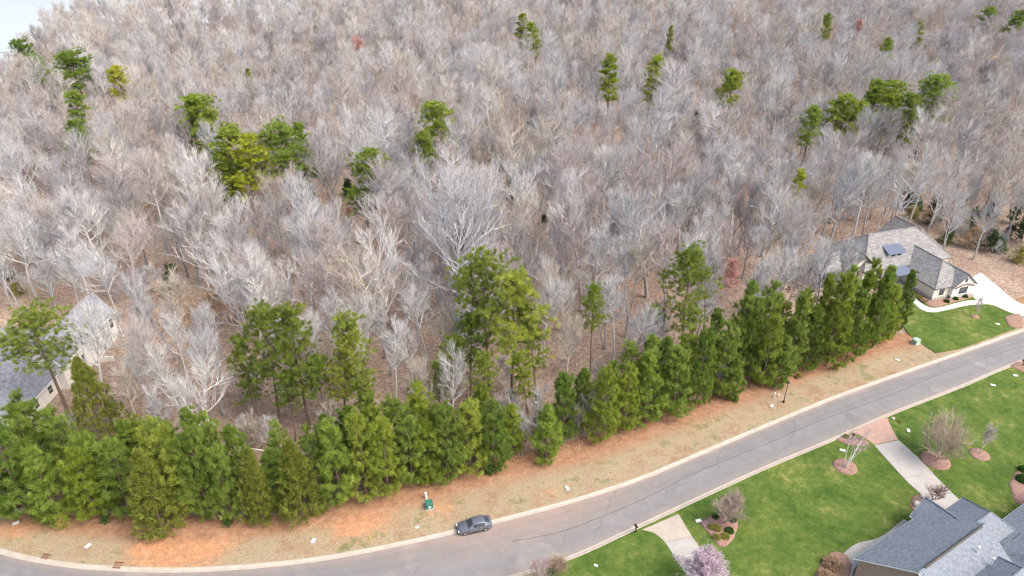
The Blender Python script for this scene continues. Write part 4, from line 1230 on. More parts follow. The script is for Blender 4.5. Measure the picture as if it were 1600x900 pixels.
garden('garden_tree', bare_tree(33, 5.0, 1.3, base=0.25, limbs=15, sub=6, tert=5, twigs=4, r0=0.07, tw=0.022, el=(0.7, 1.2)), 'bare_bark', 'bare_bark', (72.11, 81.79), 0.2, 'slim leaning bare tree on the right lawn', (0.56, 0.52, 0.47), lean=(0, 0.3))
garden('garden_tree', bare_tree(34, 4.0, 2.2, base=0.15, limbs=26, sub=8, tert=6, twigs=5, fork=3, r0=0.1, tw=0.02, el=(0.6, 1.15)), 'bare_bark', 'bare_bark', (29.32, 68.20), 0.25, 'dense rounded bare shrub-tree in the shield-shaped bed', (0.50, 0.41, 0.36))
garden('cherry_tree', leafy_tree(35, 6.2, 4.8, 18000, 0.17, base=0.2, up=0.3), 'bare_bark', 'cherry_blossom', (23.46, 57.09), 0.12, 'lavender-pink blossoming cherry tree over the lower driveway', (0.35, 0.28, 0.27))
garden('garden_tree', bare_tree(36, 4.2, 2.4, base=0.2, limbs=16, sub=6, tert=5, twigs=3, fork=3, r0=0.1, tw=0.014, el=(0.5, 1.1)), 'bare_bark', 'bare_bark', (3.01, 57.18), 0.12, 'purplish bare tree reaching over the road at the bottom edge', (0.46, 0.36, 0.36))
garden('garden_tree', bare_tree(37, 3.4, 1.6, base=0.2, limbs=14, sub=6, tert=5, twigs=3, fork=2, r0=0.07, tw=0.02), 'bare_bark', 'bare_bark', (59.37, 72.03), 0.25, 'small bare tree in the boulder bed by the slate roof', (0.36, 0.26, 0.24))
garden('garden_tree', bare_tree(38, 4.2, 1.0, base=0.3, limbs=12, sub=5, tert=4, twigs=3, r0=0.06, tw=0.02, el=(0.7, 1.2)), 'bare_bark', 'bare_bark', (94.06, 121.41), 0.4, 'small bare sapling on the far right lawn', (0.55, 0.5, 0.45))
garden('dry_shrub', bare_tree(39, 1.7, 1.4, base=0.05, limbs=24, sub=7, tert=6, twigs=4, fork=4, r0=0.04, tw=0.02), 'bare_bark', 'bare_bark', (5.71, 59.99), 0.12, 'tan twiggy shrub beside the lower kerb at the bottom edge', (0.48, 0.38, 0.29), 'shrub', tn='stem', cn='twigs')
def clump_bush(seed, r, n=260):
    rng_ = np.random.default_rng(seed); T_, C_ = MB(), MB()
    D_ = unit(rng_.normal(size=(n, 3))); D_[:, 2] = np.abs(D_[:, 2])
    P_ = D_ * r * rng_.uniform(0.75, 1.0, (n, 1)) * np.array([1, 1, 0.85])
    for i in range(0, n, 12): T_.tube(np.array([(0, 0, -0.05), P_[i]]), [0.03, 0.01], 3, 0.4)
    V_, t_ = tufts(rng_, P_, 0.08, 14, 0.16, 0.08, 0.2, D_)
    C_.tris(V_, t_); return T_, C_
ROUND = Kind(clump_bush(61, 0.8), 'pine_bark', 'shrub_leaves', 'stem', 'foliage')
YELL = Kind(clump_bush(62, 0.7, 180), 'pine_bark', 'yellow_shrub_leaves', 'stem', 'foliage')
TANB = Kind(clump_bush(63, 0.8, 200), 'pine_bark', 'dry_beech_leaves', 'stem', 'foliage')
for p, kd, s, lab, z in [((27.16, 67.31), YELL, 0.7, 'upper left yellow shrub in the shield-shaped bed', 0.25), ((27.89, 67.09), YELL, 0.9, 'middle yellow shrub in the shield-shaped bed', 0.25), ((27.51, 65.57), YELL, 0.8, 'lower yellow shrub in the shield-shaped bed', 0.25), ((28.65, 65.68), YELL, 0.8, 'lower right yellow shrub in the shield-shaped bed', 0.25),
                         ((29.43, 66.65), ROUND, 0.75, 'green shrub on the right of the shield-shaped bed', 0.25), ((28.22, 69.10), ROUND, 0.6, 'green shrub at the top of the shield-shaped bed', 0.25), ((30.46, 68.53), ROUND, 0.6, 'green shrub right of the rounded bare shrub-tree', 0.25),
                         ((53.12, 85.57), YELL, 0.7, 'left yellow flowering shrub by the brick driveway mailbox', 0.2), ((55.17, 85.12), YELL, 0.7, 'right yellow flowering shrub by the brick driveway mailbox', 0.2), ((63.44, 89.27), YELL, 0.5, 'yellow flower clump right of the brick driveway', 0.12),
                         ((75.25, 76.13), ROUND, 1.2, 'round clipped shrub in the mulch bed at the right edge', 0.25), ((76.68, 78.09), ROUND, 1.0, 'upper clipped shrub in the mulch bed at the right edge', 0.25),
                         ((41.23, 61.16), TANB, 1.5, 'tan dry grass clump left of the slate-roofed house', 0.25), ((39.66, 59.22), TANB, 1.3, 'second tan dry grass clump at the bottom edge by the slate-roofed house', 0.25),
                         ((86.33, 129.10), YELL, 1.0, 'yellowish shrub at the porch of the far right house', 0.42), ((86.75, 127.50), TANB, 0.9, 'tan shrub beside the far right house wall', 0.42), ((91.33, 127.24), ROUND, 0.7, 'left dark shrub below the far right house gable', 0.42),
                         ((93.79, 128.30), ROUND, 0.7, 'middle dark shrub below the far right house gable', 0.42), ((96.29, 129.37), ROUND, 0.8, 'right dark shrub below the far right house gable', 0.42)]:
    plant('garden_shrub', kd, p[0], p[1], z, s, p[0], None, None, lab, 'shrub', 'garden shrubs')

# ------------------------------------------------------------------ ground cover
rg = np.random.default_rng(77)
def blade_field(name, pts, z, ln, wd, mat, label):
    P_ = np.concatenate([pts, z[:, None]], 1)
    D_ = unit(rg.normal(size=(len(P_), 3)) * np.array([0.8, 0.8, 0.3]) + np.array([0, 0, 0.75]))
    m_ = MB(); m_.tris(blades(rg, P_, D_, ln * rg.uniform(0.5, 1.5, len(P_)), wd, 0), rg.uniform(0, 1, len(P_)))
    tag(m_.build(name, mat), label, 'grass', kind='stuff')
n_ = 34000
ii = rg.integers(0, len(VERGE_A), n_); tt_ = rg.uniform(0.02, 1.25, n_)
pp_ = VERGE_A[ii] + VERGE_N[ii] * (VERGE_W[ii] * tt_)[:, None] + rg.normal(size=(n_, 2)) * 0.5
dens = np.sin(pp_[:, 0] * 0.5) * np.sin(pp_[:, 1] * 0.7 + 1) + np.sin(pp_[:, 0] * 0.23 + pp_[:, 1] * 0.31) + rg.normal(size=n_) * 0.7
pp_ = pp_[(dens > -0.1) & (pp_[:, 1] - kn(pp_[:, 0]) > 0.15)]
blade_field('dry_grass', pp_, np.full(len(pp_), 0.16), 0.16, 0.05, 'dry_grass_blades', 'dry tan grass and pine straw on the verge')
n_ = 90000
x_ = rg.uniform(0, 100, n_); d_ = rg.uniform(0.15, 46, n_)
pp_ = np.stack([x_, ks(x_) - d_], 1)
pp_ = pp_[pp_[:, 1] > 40]
blade_field('lawn_grass', pp_, np.full(len(pp_), 0.115), 0.10, 0.045, 'green_grass_blades', 'short green lawn grass right of the road')
# fallen leaves and sticks over the wood's floor
n_ = 60000
y_ = 80 + 120 * rg.random(n_) ** 1.3; x_ = rg.uniform(-1, 1, n_) * 0.75 * (y_ + 40)
k_ = (y_ - kn(x_) > 8); x_, y_ = x_[k_], y_[k_]
P_ = np.stack([x_, y_, gz(x_, y_) + 0.05], 1)
D_ = unit(rg.normal(size=P_.shape) * np.array([1, 1, 0.35]) + np.array([0, 0, 0.2]))
m_ = MB(); m_.tris(blades(rg, P_, D_, 0.5 * rg.uniform(0.4, 2.2, len(P_)), 0.12, 0), rg.uniform(0, 1, len(P_)))
tag(m_.build('leaf_litter', 'dry_beech_leaves'), 'fallen dry leaves and sticks covering the floor of the wood', 'leaf litter', kind='stuff')

# ------------------------------------------------------------------ the wood
# --- landmarks for naming
PINES = []      # (x, y, phrase)
BARE_P = []
for i, (h, sp, kw) in enumerate([
        (20, 4.4, dict(base=0.45)), (21, 6.0, dict(limbs=20, el=(0.3, 0.9))), (17, 3.8, dict(base=0.35)), (22, 4.6, dict(base=0.55, lean=0.08)),
        (23, 7.2, dict(limbs=22, base=0.4, el=(0.2, 0.75))), (17, 4.6, dict(fork=2, limbs=20)), (21, 3.6, dict(base=0.55, lean=0.1)), (18, 6.2, dict(fork=3, limbs=22, base=0.3, el=(0.3, 0.9)))]):
    BARE_P.append((h, bare_tree(100 + i, h, sp, **kw)))
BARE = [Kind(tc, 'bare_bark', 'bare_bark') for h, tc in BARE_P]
SAPL = [Kind(bare_tree(150 + i, h, sp, base=0.2, limbs=12, sub=5, tert=5, twigs=3, r0=0.06, tw=0.028), 'bare_bark', 'bare_bark') for i, (h, sp) in enumerate([(6, 1.7), (8, 2.0), (5, 2.0)])]
OAK = Kind(bare_tree(170, 22, 9.5, base=0.3, limbs=26, sub=9, tert=5, twigs=3, r0=0.34, el=(0.25, 0.9)), 'bare_bark', 'bare_bark')
YP = [Kind(young_pine(200 + i, h, r, **kw), 'pine_bark', 'pine_needles') for i, (h, r, kw) in enumerate([
    (9.0, 2.5, {}), (10.0, 2.8, dict(cone=0.5)), (8.0, 2.6, dict(cone=0.7)), (11.0, 2.8, dict(n_wh=13)), (9.5, 3.1, dict(cone=0.45)), (6.5, 1.9, dict(n_wh=8, cone=0.8))])]
YPH = [9.0, 10.0, 8.0, 11.0, 9.5, 6.5]
CED = [Kind(cedar(230 + i, h, r), 'pine_bark', 'cedar_foliage') for i, (h, r) in enumerate([(8.0, 2.4), (7.0, 2.2)])]
CEDH = [8.0, 7.0]
TP = [Kind(tall_pine(250 + i, h, cw, ch, **kw), 'pine_bark', 'tall_pine_needles') for i, (h, cw, ch, kw) in enumerate([
    (26, 10.5, 15, dict(clumps=124, tuft_n=4)), (26, 12, 13, dict(clumps=136, tuft_n=4)), (26, 8.5, 18, dict(clumps=116, tuft_n=4)), (26, 10, 12, dict(clumps=140)), (26, 7, 17, dict(clumps=124))])]
TPF = [Kind(tall_pine(260 + i, 26, cw, ch, tuft_n=6, per=44, clumps=n_, wd=0.07), 'pine_bark', 'tall_pine_needles') for i, (cw, ch, n_) in enumerate([(9.5, 16, 110), (10.5, 14, 120), (7.5, 18, 110), (9, 13, 100), (6.2, 17, 100)])]
HOL = [Kind(leafy_tree(270 + i, h, sp, 2400, 0.3), 'pine_bark', 'evergreen_leaves') for i, (h, sp) in enumerate([(7, 2.2), (5, 1.9)])]
BEE = [Kind(leafy_tree(280 + i, h, sp, 1500, 0.3, up=0.0), 'bare_bark', 'dry_beech_leaves') for i, (h, sp) in enumerate([(7, 2.6), (5, 2.2)])]
RED = Kind(leafy_tree(290, 12, 4.6, 5500, 0.3, base=0.25, up=0.35), 'bare_bark', 'red_buds')

ORD = ['first', 'second', 'third', 'fourth', 'fifth', 'sixth', 'seventh', 'eighth', 'ninth', 'tenth', 'eleventh', 'twelfth', 'thirteenth', 'fourteenth', 'fifteenth', 'sixteenth', 'seventeenth', 'eighteenth', 'nineteenth', 'twentieth']
def ordinal(i):
    if i < 20: return ORD[i]
    t = ['twenty', 'thirty', 'forty', 'fifty', 'sixty', 'seventy'][(i + 1) // 10 - 2]
    return (t[:-1] + 'ieth') if (i + 1) % 10 == 0 else t + '-' + ORD[(i + 1) % 10 - 1]
CLEAR = []       # far pines: no bare tree right in front
taken = []       # (x, y, radius) kept clear of bare trees

# --- tall pines: (x, y, height), shape, crown size factor, colour, label
G1, G2, G3, G4 = (1, 1, 1), (1.25, 1.08, 0.85), (0.75, 0.85, 0.8), (0.9, 1.0, 0.95)
tall = [
    ((-73.33, 90.88, 21.27), 1, 1.3, (1.0, 1.0, 1.1), 'tall pine leaning over the left white brick house', 'the pine over the left house'),
    ((-37.16, 87.40, 23.80), 0, 1.0, G1, 'tall open pine, left of two at the clump above the left roadside row', 'the left roadside pine clump'),
    ((-32.67, 88.02, 24.08), 2, 1.0, G1, 'tall pine with layered crown, right of the left roadside pine clump', None),
    ((-29.65, 86.18, 14.96), 3, 0.8, G3, 'lower dark pine at the foot of the left roadside pine clump', None),
    ((-24.06, 88.02, 22.12), 2, 1.0, G1, 'slender tall pine between the left and central pine clumps', 'the slender pine left of centre'),
    ((-26.90, 87.71, 18.52), 4, 0.9, G2, 'yellow-green pine just left of the slender pine left of centre', None),
    ((-3.85, 95.94, 28.43), 1, 0.9, G1, 'tallest bright pine of the central clump, top left crown', 'the central pine clump'),
    ((0.00, 93.53, 26.41), 0, 1.05, (1.2, 1.15, 1.0), 'light green pine with a long bare trunk in the central clump', None),
    ((-7.10, 95.07, 17.32), 0, 0.85, G4, 'bushy green pine low on the left of the central clump', None),
    ((-10.19, 92.52, 14.76), 3, 0.9, G1, 'leftmost low pine of the central clump', None),
    ((4.14, 94.55, 21.14), 4, 0.9, (0.95, 1, 0.9), 'thin sparse pine on the right of the central clump', None),
    ((13.94, 101.39, 19.61), 3, 0.62, (1.0, 1.05, 0.9), 'single small-crowned pine standing alone right of the central clump', 'the lone small-crowned pine'),
    ((29.71, 101.39, 25.72), 0, 1.0, G1, 'tall pine rising behind the middle of the roadside row', 'the tall pine right of centre'),
    ((18.77, 92.52, 13.55), 2, 0.85, G4, 'mid-height pine left of the tall pine right of centre', None),
    ((48.11, 105.28, 13.64), 2, 0.8, G1, 'pine with a narrow crown behind the right roadside row', None),
    ((-40.96, 88.02, 18.31), 2, 0.8, G1, 'shorter pine on the left side of the left roadside clump', None),
    ((-34.16, 84.68, 13.12), 3, 0.8, G3, 'low pine between the left roadside clump and the row', None),
    ((-21.43, 84.68, 14.29), 4, 0.9, G1, 'low narrow pine right of the slender pine', None),
    ((-4.49, 88.96, 14.78), 3, 0.75, G1, 'low pine beneath the middle of the central clump', None),
    ((-11.80, 90.07, 12.20), 2, 0.7, G4, 'low dark pine at the lower left foot of the central clump', None),
    ((2.63, 90.07, 14.01), 4, 0.9, (1.1, 1.1, 0.9), 'light low pine at the lower right foot of the central clump', None),
    ((-158.15, 261.56, 26.00), 1, 1.25, G3, 'dark domed pine at the far left near the lake', 'the dark domed pine far left'),
    ((-132.26, 212.82, 25.00), 2, 0.9, G3, 'narrow columnar pine below the dark domed pine far left', 'the columnar pine far left'),
    ((-132.95, 241.75, 24.00), 3, 0.85, (1.4, 1.15, 0.7), 'yellowish pine top just right of the dark domed pine', 'the yellowish pine far left'),
    ((-90.78, 199.02, 26.00), 4, 0.95, G3, 'dark pine, leftmost of the far left-of-centre cluster', None),
    ((-85.55, 198.58, 27.00), 0, 1.1, (0.9, 0.95, 0.8), 'highest pine of the far left-of-centre cluster', 'the far left-of-centre pine cluster'),
    ((-72.60, 168.28, 26.00), 2, 1.15, G1, 'full bright pine in the front of the far left-of-centre cluster', None),
    ((-64.73, 164.51, 24.00), 0, 1.1, (1.45, 1.25, 0.8), 'yellow-green pine, lowest of the far left-of-centre cluster', None),
    ((-58.63, 170.97, 26.00), 1, 0.95, G3, 'dark broad pine, right of the far left-of-centre cluster', None),
    ((-53.37, 174.39, 25.00), 4, 0.8, G3, 'small dark pine at the right end of the far left-of-centre cluster', None),
    ((-35.02, 155.05, 24.00), 0, 1.0, (0.95, 1, 0.85), 'round bright pine standing alone left of the picture centre', 'the lone round pine'),
    ((-18.25, 191.46, 26.00), 0, 1.05, (1.15, 1.1, 0.95), 'pale green pine above the picture centre', 'the pale pine above centre'),
    ((-23.01, 177.24, 22.00), 3, 0.9, G1, 'lower pine just left of the pale pine above centre', None),
    ((4.51, 351.78, 25.00), 4, 1.0, (1.05, 1, 0.8), 'left of two leaning pines at the top centre', 'the two leaning pines at top centre'),
    ((11.09, 339.73, 24.00), 2, 0.9, G1, 'right of two leaning pines at the top centre', None),
    ((35.01, 253.69, 26.00), 4, 1.05, (1.0, 1, 0.8), 'left of two narrow pines at the upper centre right', 'the two narrow pines upper right of centre'),
    ((49.28, 253.69, 26.00), 2, 0.85, (1.05, 1.05, 0.85), 'right of two narrow pines at the upper centre right', None),
    ((72.93, 236.15, 25.00), 3, 1.0, (1.05, 1, 0.8), 'single broad pine top between the narrow pair and the right cluster', 'the single broad pine upper right'),
    ((85.67, 198.46, 22.00), 3, 0.8, G3, 'leftmost small pine of the far right cluster', None),
    ((97.24, 204.78, 24.00), 1, 0.95, (1.1, 1.05, 0.85), 'lower left pine of the far right cluster', 'the far right pine cluster'),
    ((111.00, 215.81, 26.00), 3, 1.0, G1, 'rounded pine in the middle of the far right cluster', None),
    ((119.31, 216.64, 26.00), 0, 0.85, G1, 'bright pine right of the middle of the far right cluster', None),
    ((129.86, 218.10, 27.00), 1, 0.95, G3, 'dark layered pine, rightmost of the far right cluster', None),
    ((102.61, 205.35, 22.00), 3, 0.9, G1, 'short pine in front of the middle of the far right cluster', None),
    ((121.55, 210.73, 24.00), 2, 0.9, G1, 'narrow pine between the two right pines of the far right cluster', None),
    ((115.18, 214.79, 23.00), 0, 0.85, (1.1, 1.05, 0.85), 'pale pine low between the middle pines of the far right cluster', None),
    ((-122.63, 194.25, 21.00), 4, 1.1, G3, 'slim dark pine just below the columnar pine far left', None),
    ((-70.71, 166.97, 20.00), 2, 0.9, G1, 'short pine below the full bright pine, far left-of-centre cluster', None),
    ((240.54, 376.77, 25.00), 3, 1.1, G3, 'dark pine at the top right corner, left of the pair', 'the top right corner pines'),
    ((247.31, 368.08, 25.00), 0, 1.0, G3, 'dark pine at the top right corner, right of the pair', None),
    ((191.22, 349.09, 22.00), 4, 0.8, G1, 'small green pine tip left of the top right corner pair', None),
    ((159.39, 311.10, 22.00), 3, 0.7, G1, 'small rounded pine tip above the far right cluster', None),
    ((153.25, 361.56, 23.00), 3, 0.6, G1, 'tiny pine tip at the top right of centre', None),
    ((70.35, 328.75, 23.00), 4, 0.6, G1, 'tiny pine tip above the two narrow pines', None),
    ((-199.82, 298.20, 23.00), 1, 1.0, (0.7, 0.85, 1.0), 'grey-green pine by the lake at the far left edge', None),
    ((-185.37, 281.71, 20.00), 3, 1.0, (0.7, 0.85, 1.0), 'lower grey-green pine by the lake at the far left edge', None),
    ((-98.67, 268.56, 18.00), 4, 0.55, (1.1, 1, 0.8), 'tiny pine tip in the bare wood upper left of centre', None),
    ((69.01, 160.21, 18.00), 4, 0.7, (1.35, 1.2, 0.8), 'small yellow-green pine tip below the far right cluster', None),
]
for i, ((x, y, h), k, f, colr, lab, lm) in enumerate(tall):
    s = h / 26.0
    w = f * (s if s > 0.8 else (s + 0.8) / 2) * (1.06 if y < 130 else 1.35)
    if y > 130: colr = tuple(c * 1.2 for c in colr)
    plant('pine_tree', (TPF if y > 130 else TP)[k], x, y, float(gz(x, y)) - 0.1, w, i * 1.9, s, colr, lab, 'pine tree', 'tall pines')
    taken.append((x, y, 3.4))
    if y > 130: CLEAR.append((x, y))
    if lm: PINES.append((x, y, lm))

# --- young pines and cedars along the verge, left to right: (x, y, height), kind, widen
row = [((-65.56, 77.04, 12.72),1,1.0),((-53.04, 76.64, 12.48),4,0.95),((-45.17, 76.39, 13.26),3,0.95),((-38.19, 73.24, 13.10),2,1.0),((-32.65, 74.85, 12.05),1,0.9),((-22.88, 77.43, 15.55),3,1.0),((-16.81, 78.36, 13.70),4,0.95),((-13.40, 79.71, 14.57),1,1.0),((-4.47, 82.50, 13.24),3,0.95),((15.86, 90.56, 11.86),1,1.0),((21.45, 92.52, 14.76),3,1.0),((28.96, 95.07, 15.52),1,1.0),((38.75, 101.02, 19.22),3,0.9),((44.23, 103.31, 19.53),1,0.9),((55.90, 107.30, 19.11),3,0.9),((64.59, 110.43, 17.83),1,0.85),((70.43, 113.70, 16.50),3,0.85),((-71.99, 75.11, 15.96),3,1.0),((-69.65, 78.36, 16.17),1,1.1),((-71.01, 70.25, 13.17),0,1.15),((-67.28, 69.56, 16.78),4,1.1),((-62.44, 68.87, 13.10),1,1.0),((-67.53, 73.85, 15.34),3,1.0),((-62.31, 74.48, 13.72),1,1.0),((-57.74, 69.56, 13.57),2,1.1),((-56.89, 71.43, 14.32),4,1.0),((-53.18, 69.91, 14.35),0,1.15),
       ((-54.40, 74.48, 13.16),3,1.0),((-47.45, 66.98, 14.19),'c',1.2),((-47.56, 71.43, 15.73),1,1.0),((-44.29, 70.02, 13.16),2,1.1),((-41.88, 69.56, 15.94),4,1.05),((-46.68, 74.48, 14.82),3,1.0),((-38.53, 68.87, 13.10),0,1.1),((-41.85, 74.48, 14.27),1,1.0),((-34.30, 68.65, 12.76),'c',1.15),
       ((-32.61, 71.43, 11.89),2,0.95),((-29.05, 69.56, 12.69),'c',1.25),((-27.32, 72.03, 13.03),1,0.9),((-24.06, 71.67, 15.53),3,1.05),((-26.46, 76.39, 13.26),2,1.0),((-20.94, 72.99, 16.04),4,1.0),((-17.82, 73.61, 14.44),0,1.1),((-19.95, 77.04, 14.42),1,1.0),((-14.54, 75.49, 13.99),1,1.05),((-12.07, 76.13, 12.90),2,1.0),
       ((-9.47, 76.64, 14.73),4,1.0),((-6.22, 77.96, 14.47),0,1.1),((-10.77, 80.67, 12.10),3,1.0),((-2.70, 78.62, 13.15),1,0.95),((0.00, 82.50, 9.45),2,0.9),((5.10, 80.81, 12.22),5,1.15),((8.10, 84.98, 12.90),0,1.0),((13.95, 84.68, 13.71),4,0.95),((11.52, 89.27, 10.94),2,1.0),((18.02, 87.09, 14.31),1,1.0),((21.93, 88.96, 15.37),3,1.0),
       ((26.43, 90.56, 16.06),0,1.1),((25.04, 94.55, 12.80),2,1.0),((30.72, 93.19, 15.52),4,1.0),((35.50, 96.29, 15.36),1,1.0),((34.40, 99.53, 14.57),3,1.0),((41.03, 101.02, 18.61),3,0.95),((43.43, 98.43, 17.69),1,0.95),((46.47, 99.53, 10.77),5,1.2),((49.23, 102.35, 17.86),3,0.95),((52.68, 103.31, 15.43),0,1.0),((52.33, 107.30, 16.33),1,0.9),((57.27, 104.68, 19.02),3,0.95),
       ((61.67, 106.28, 16.26),4,0.9),((60.46, 109.79, 16.89),1,0.85),((66.14, 108.95, 16.70),3,0.9),((70.80, 112.60, 13.38),0,0.9),((75.00, 115.50, 15.56),3,0.8),((37.48, 95.07, 8.66),5,1.1)]
row.sort(key=lambda q: q[0][0] / (q[0][1] * 0.87 + 37.5))
npi = nce = 0
pine_total = sum(1 for q in row if q[1] != 'c')
for i, ((x, y, h), k, f) in enumerate(row):
    if k == 'c':
        kd, kh, nm, ct = CED[nce % 2], CEDH[nce % 2], 'cedar_tree', 'cedar tree'
        lab = ['wide dark cedar jutting onto the clay verge, leftmost of three', 'middle one of the three dark cedars in the roadside row', 'rightmost of the three dark cedars in the roadside row'][nce]
        nce += 1
    else:
        kd, kh, nm, ct = YP[k], YPH[k], 'young_pine', 'pine tree'
        j = npi; npi += 1
        if j < (pine_total + 1) // 2: lab = '%s young pine from the left in the dense roadside row' % ordinal(j)
        else: lab = '%s young pine from the right in the dense roadside row' % ordinal(pine_total - 1 - j)
    if abs(x - 4.5) < 1.2 and k == 5: lab = 'small cone-shaped young pine standing forward of the row on the verge'
    sz = h / kh
    s = f * (0.55 + 0.45 * sz)
    z = float(gz(x, y)) + 0.0
    q_ = random.Random(i * 7 + 3); sz *= q_.uniform(0.9, 1.1)
    hue = q_.choice([(1, 1, 1), (1.2, 1.1, 0.9), (0.78, 0.86, 0.8), (1.1, 1.12, 1.0), (0.97, 1.0, 0.95), (1.2, 1.12, 0.8)])
    plant(nm, kd, x, y, z, s * q_.uniform(0.74, 0.97), i * 2.3, sz, hue, lab, ct, 'young evergreens along the verge')
    taken.append((x, y, 1.6))
# low yellow-green brush at the feet of the row
PLm = [Kind(leafy_tree(295, 2.2, 1.3, 1300, 0.24, base=0.05), 'pine_bark', 'yellow_shrub_leaves', 'stem', 'foliage'), Kind(leafy_tree(296, 2.4, 1.4, 1300, 0.24, base=0.05), 'pine_bark', 'shrub_leaves', 'stem', 'foliage')]
brush = [((-65.34, 68.53), 0, 0.7, 'low olive shrub at the far left foot of the roadside pines'), ((-61.13, 67.31), 0, 0.9, 'olive shrub edging the verge left of the leftmost cedar'), ((-55.90, 68.20), 1, 0.6, 'small bright shrub on the verge between the left storm drains'),
         ((-38.75, 67.75), 1, 0.6, 'small green shrub between the first two cedars at the verge'), ((-27.00, 69.56), 0, 0.6, 'olive shrub just right of the rightmost roadside cedar'), ((-3.34, 77.43), 1, 0.7, 'green shrub at the pines behind the parked car'),
         ((51.06, 101.02), 0, 0.55, 'small yellow shrub at the pine feet right of the street lamp'), ((58.63, 103.70), 0, 0.6, 'yellow-green shrub under the right roadside pines'), ((37.89, 94.55), 1, 0.6, 'green shrub at the pine feet left of the street lamp'),
         ((-71.10, 70.25), 1, 0.4, 'tiny dark shrub at the left edge of the verge'), ((105.69, 170.76), 0, 1.5, 'yellow-green bush behind the far right house'), ((106.49, 156.11), 1, 1.5, 'green bush right behind the far right house roof'),
         ((114.58, 155.39), 0, 1.3, 'olive bush in the wood right of the far right house'), ((118.06, 145.89), 0, 1.8, 'large olive bush at the right edge above the white driveway'), ((116.57, 150.86), 1, 1.4, 'green bush among bare trunks at the right edge'),
         ((-112.30, 136.66), 1, 1.6, 'olive bush behind the left house at the edge'), ((-105.40, 130.45), 0, 1.3, 'yellow-green bush behind the left white brick house')]
for i, (p, k, s, lab) in enumerate(brush):
    plant('shrub', PLm[k], p[0], p[1], float(gz(p[0], p[1])) + 0.1, s, i * 1.3, None, None, lab, 'shrub', 'low shrubs at the wood edge')
    taken.append((p[0], p[1], 1.0))

# --- special trees
def bz(x, y): return float(gz(x, y)) - 0.1
for (x, y, h), lab, lm in [((-11.07, 115.96, 30.02), 'huge spreading grey bare oak behind the central pine clump', 'the huge spreading oak'),
                           ((28.46, 128.30, 24.59), 'broad fan-shaped grey bare tree above the lone small-crowned pine', 'the fan-shaped bare tree')]:
    plant('bare_tree', OAK, x, y, bz(x, y), h / 22 * 0.93, x, None, TONES[1][0], lab, 'tree', 'notable bare trees')
    taken.append((x, y, 6.5)); PINES.append((x, y, lm))
for i, ((x, y, h), lab) in enumerate([((-58.46, 92.52, 17.73), 'bare tree just right of the left house wall'), ((-99.53, 126.98, 21.12), 'tall bare tree behind the left white brick house'), ((-104.11, 125.68, 18.98), 'bare tree at the left edge behind the left house'), ((-53.06, 84.68, 11.34), 'low bare tree right behind the roadside row at left')]):
    k = (3, 0, 3, 2)[i]
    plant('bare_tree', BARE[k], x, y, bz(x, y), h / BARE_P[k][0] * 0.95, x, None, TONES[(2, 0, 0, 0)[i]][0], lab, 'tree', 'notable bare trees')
    taken.append((x, y, 3.0))
for (x, y, h), f, lab in [((45.41, 128.30, 9.90), 0.9, 'reddish budding tree behind the right roadside row'), ((-70.53, 338.28, 17.00), 1.3, 'red budding tree at the upper left of centre'),
                          ((183.56, 392.00, 16.00), 1.2, 'faint red budding tree at the top right'), ((-66.16, 226.34, 14.00), 1.0, 'pinkish budding tree beside the far left-of-centre cluster'), ((155.80, 413.86, 16.00), 1.1, 'dull red budding tree at the top, right of centre')]:
    plant('budding_tree', RED, x, y, bz(x, y), h / 12 * f, x, h / 12, TONES[2][0], lab, 'tree', 'red budding trees')
    taken.append((x, y, 3.5)); CLEAR.append((x, y))

OLIVE = Kind(cedar(240, 13, 4.7, 26, 1150), 'pine_bark', 'cedar_foliage')
x, y, h = (-63.97, 84.68, 16.48)
plant('cedar_tree', OLIVE, x, y, bz(x, y), 1.0, 0.4, h / 13, None, 'broad olive-green cedar in front of the left white brick house', 'cedar tree')
taken.append((x, y, 4.0))
CLEAR += [(-42.46, 167.50), (-42.15, 154.33), (-71.62, 126.20), (-63.70, 128.30), (-8.13, 214.05), (-60.87, 120.67)]
# low woody undergrowth between the trunks
rb = np.random.default_rng(91)
n_ = 70000
y_ = 80 + 95 * rb.random(n_) ** 1.2; x_ = rb.uniform(-1, 1, n_) * 0.75 * (y_ + 40)
dn_ = y_ - kn(x_)
patch = np.sin(x_ * 0.21 + 2) * np.sin(y_ * 0.19) + 0.7 * np.sin(x_ * 0.09 - y_ * 0.13) + rb.normal(size=n_) * 0.5
k_ = (dn_ > 11) & (patch > -0.15) & (gz(x_, y_) > -3.5) & ~((x_ < -68) & (y_ < 122)) & ~((x_ > 66) & (y_ < 160))
x_, y_ = x_[k_], y_[k_]
P_ = np.stack([x_, y_, gz(x_, y_) - 0.05], 1)
D_ = unit(rb.normal(size=P_.shape) * np.array([0.45, 0.45, 0.2]) + np.array([0, 0, 1.0]))
m_ = MB(); m_.tris(blades(rb, P_, D_, rb.uniform(0.6, 2.4, len(P_)), 0.045, 0), rb.uniform(0.2, 0.9, len(P_)))
ug = m_.build('undergrowth', 'bare_bark'); ug.color = (0.46, 0.37, 0.34, 1)
tag(ug, 'thin pinkish leafless brush on the floor of the wood', 'undergrowth', kind='stuff')
HOUSES = [((-115, 84), (-70, 120)), ((68, 112), (112, 156))]
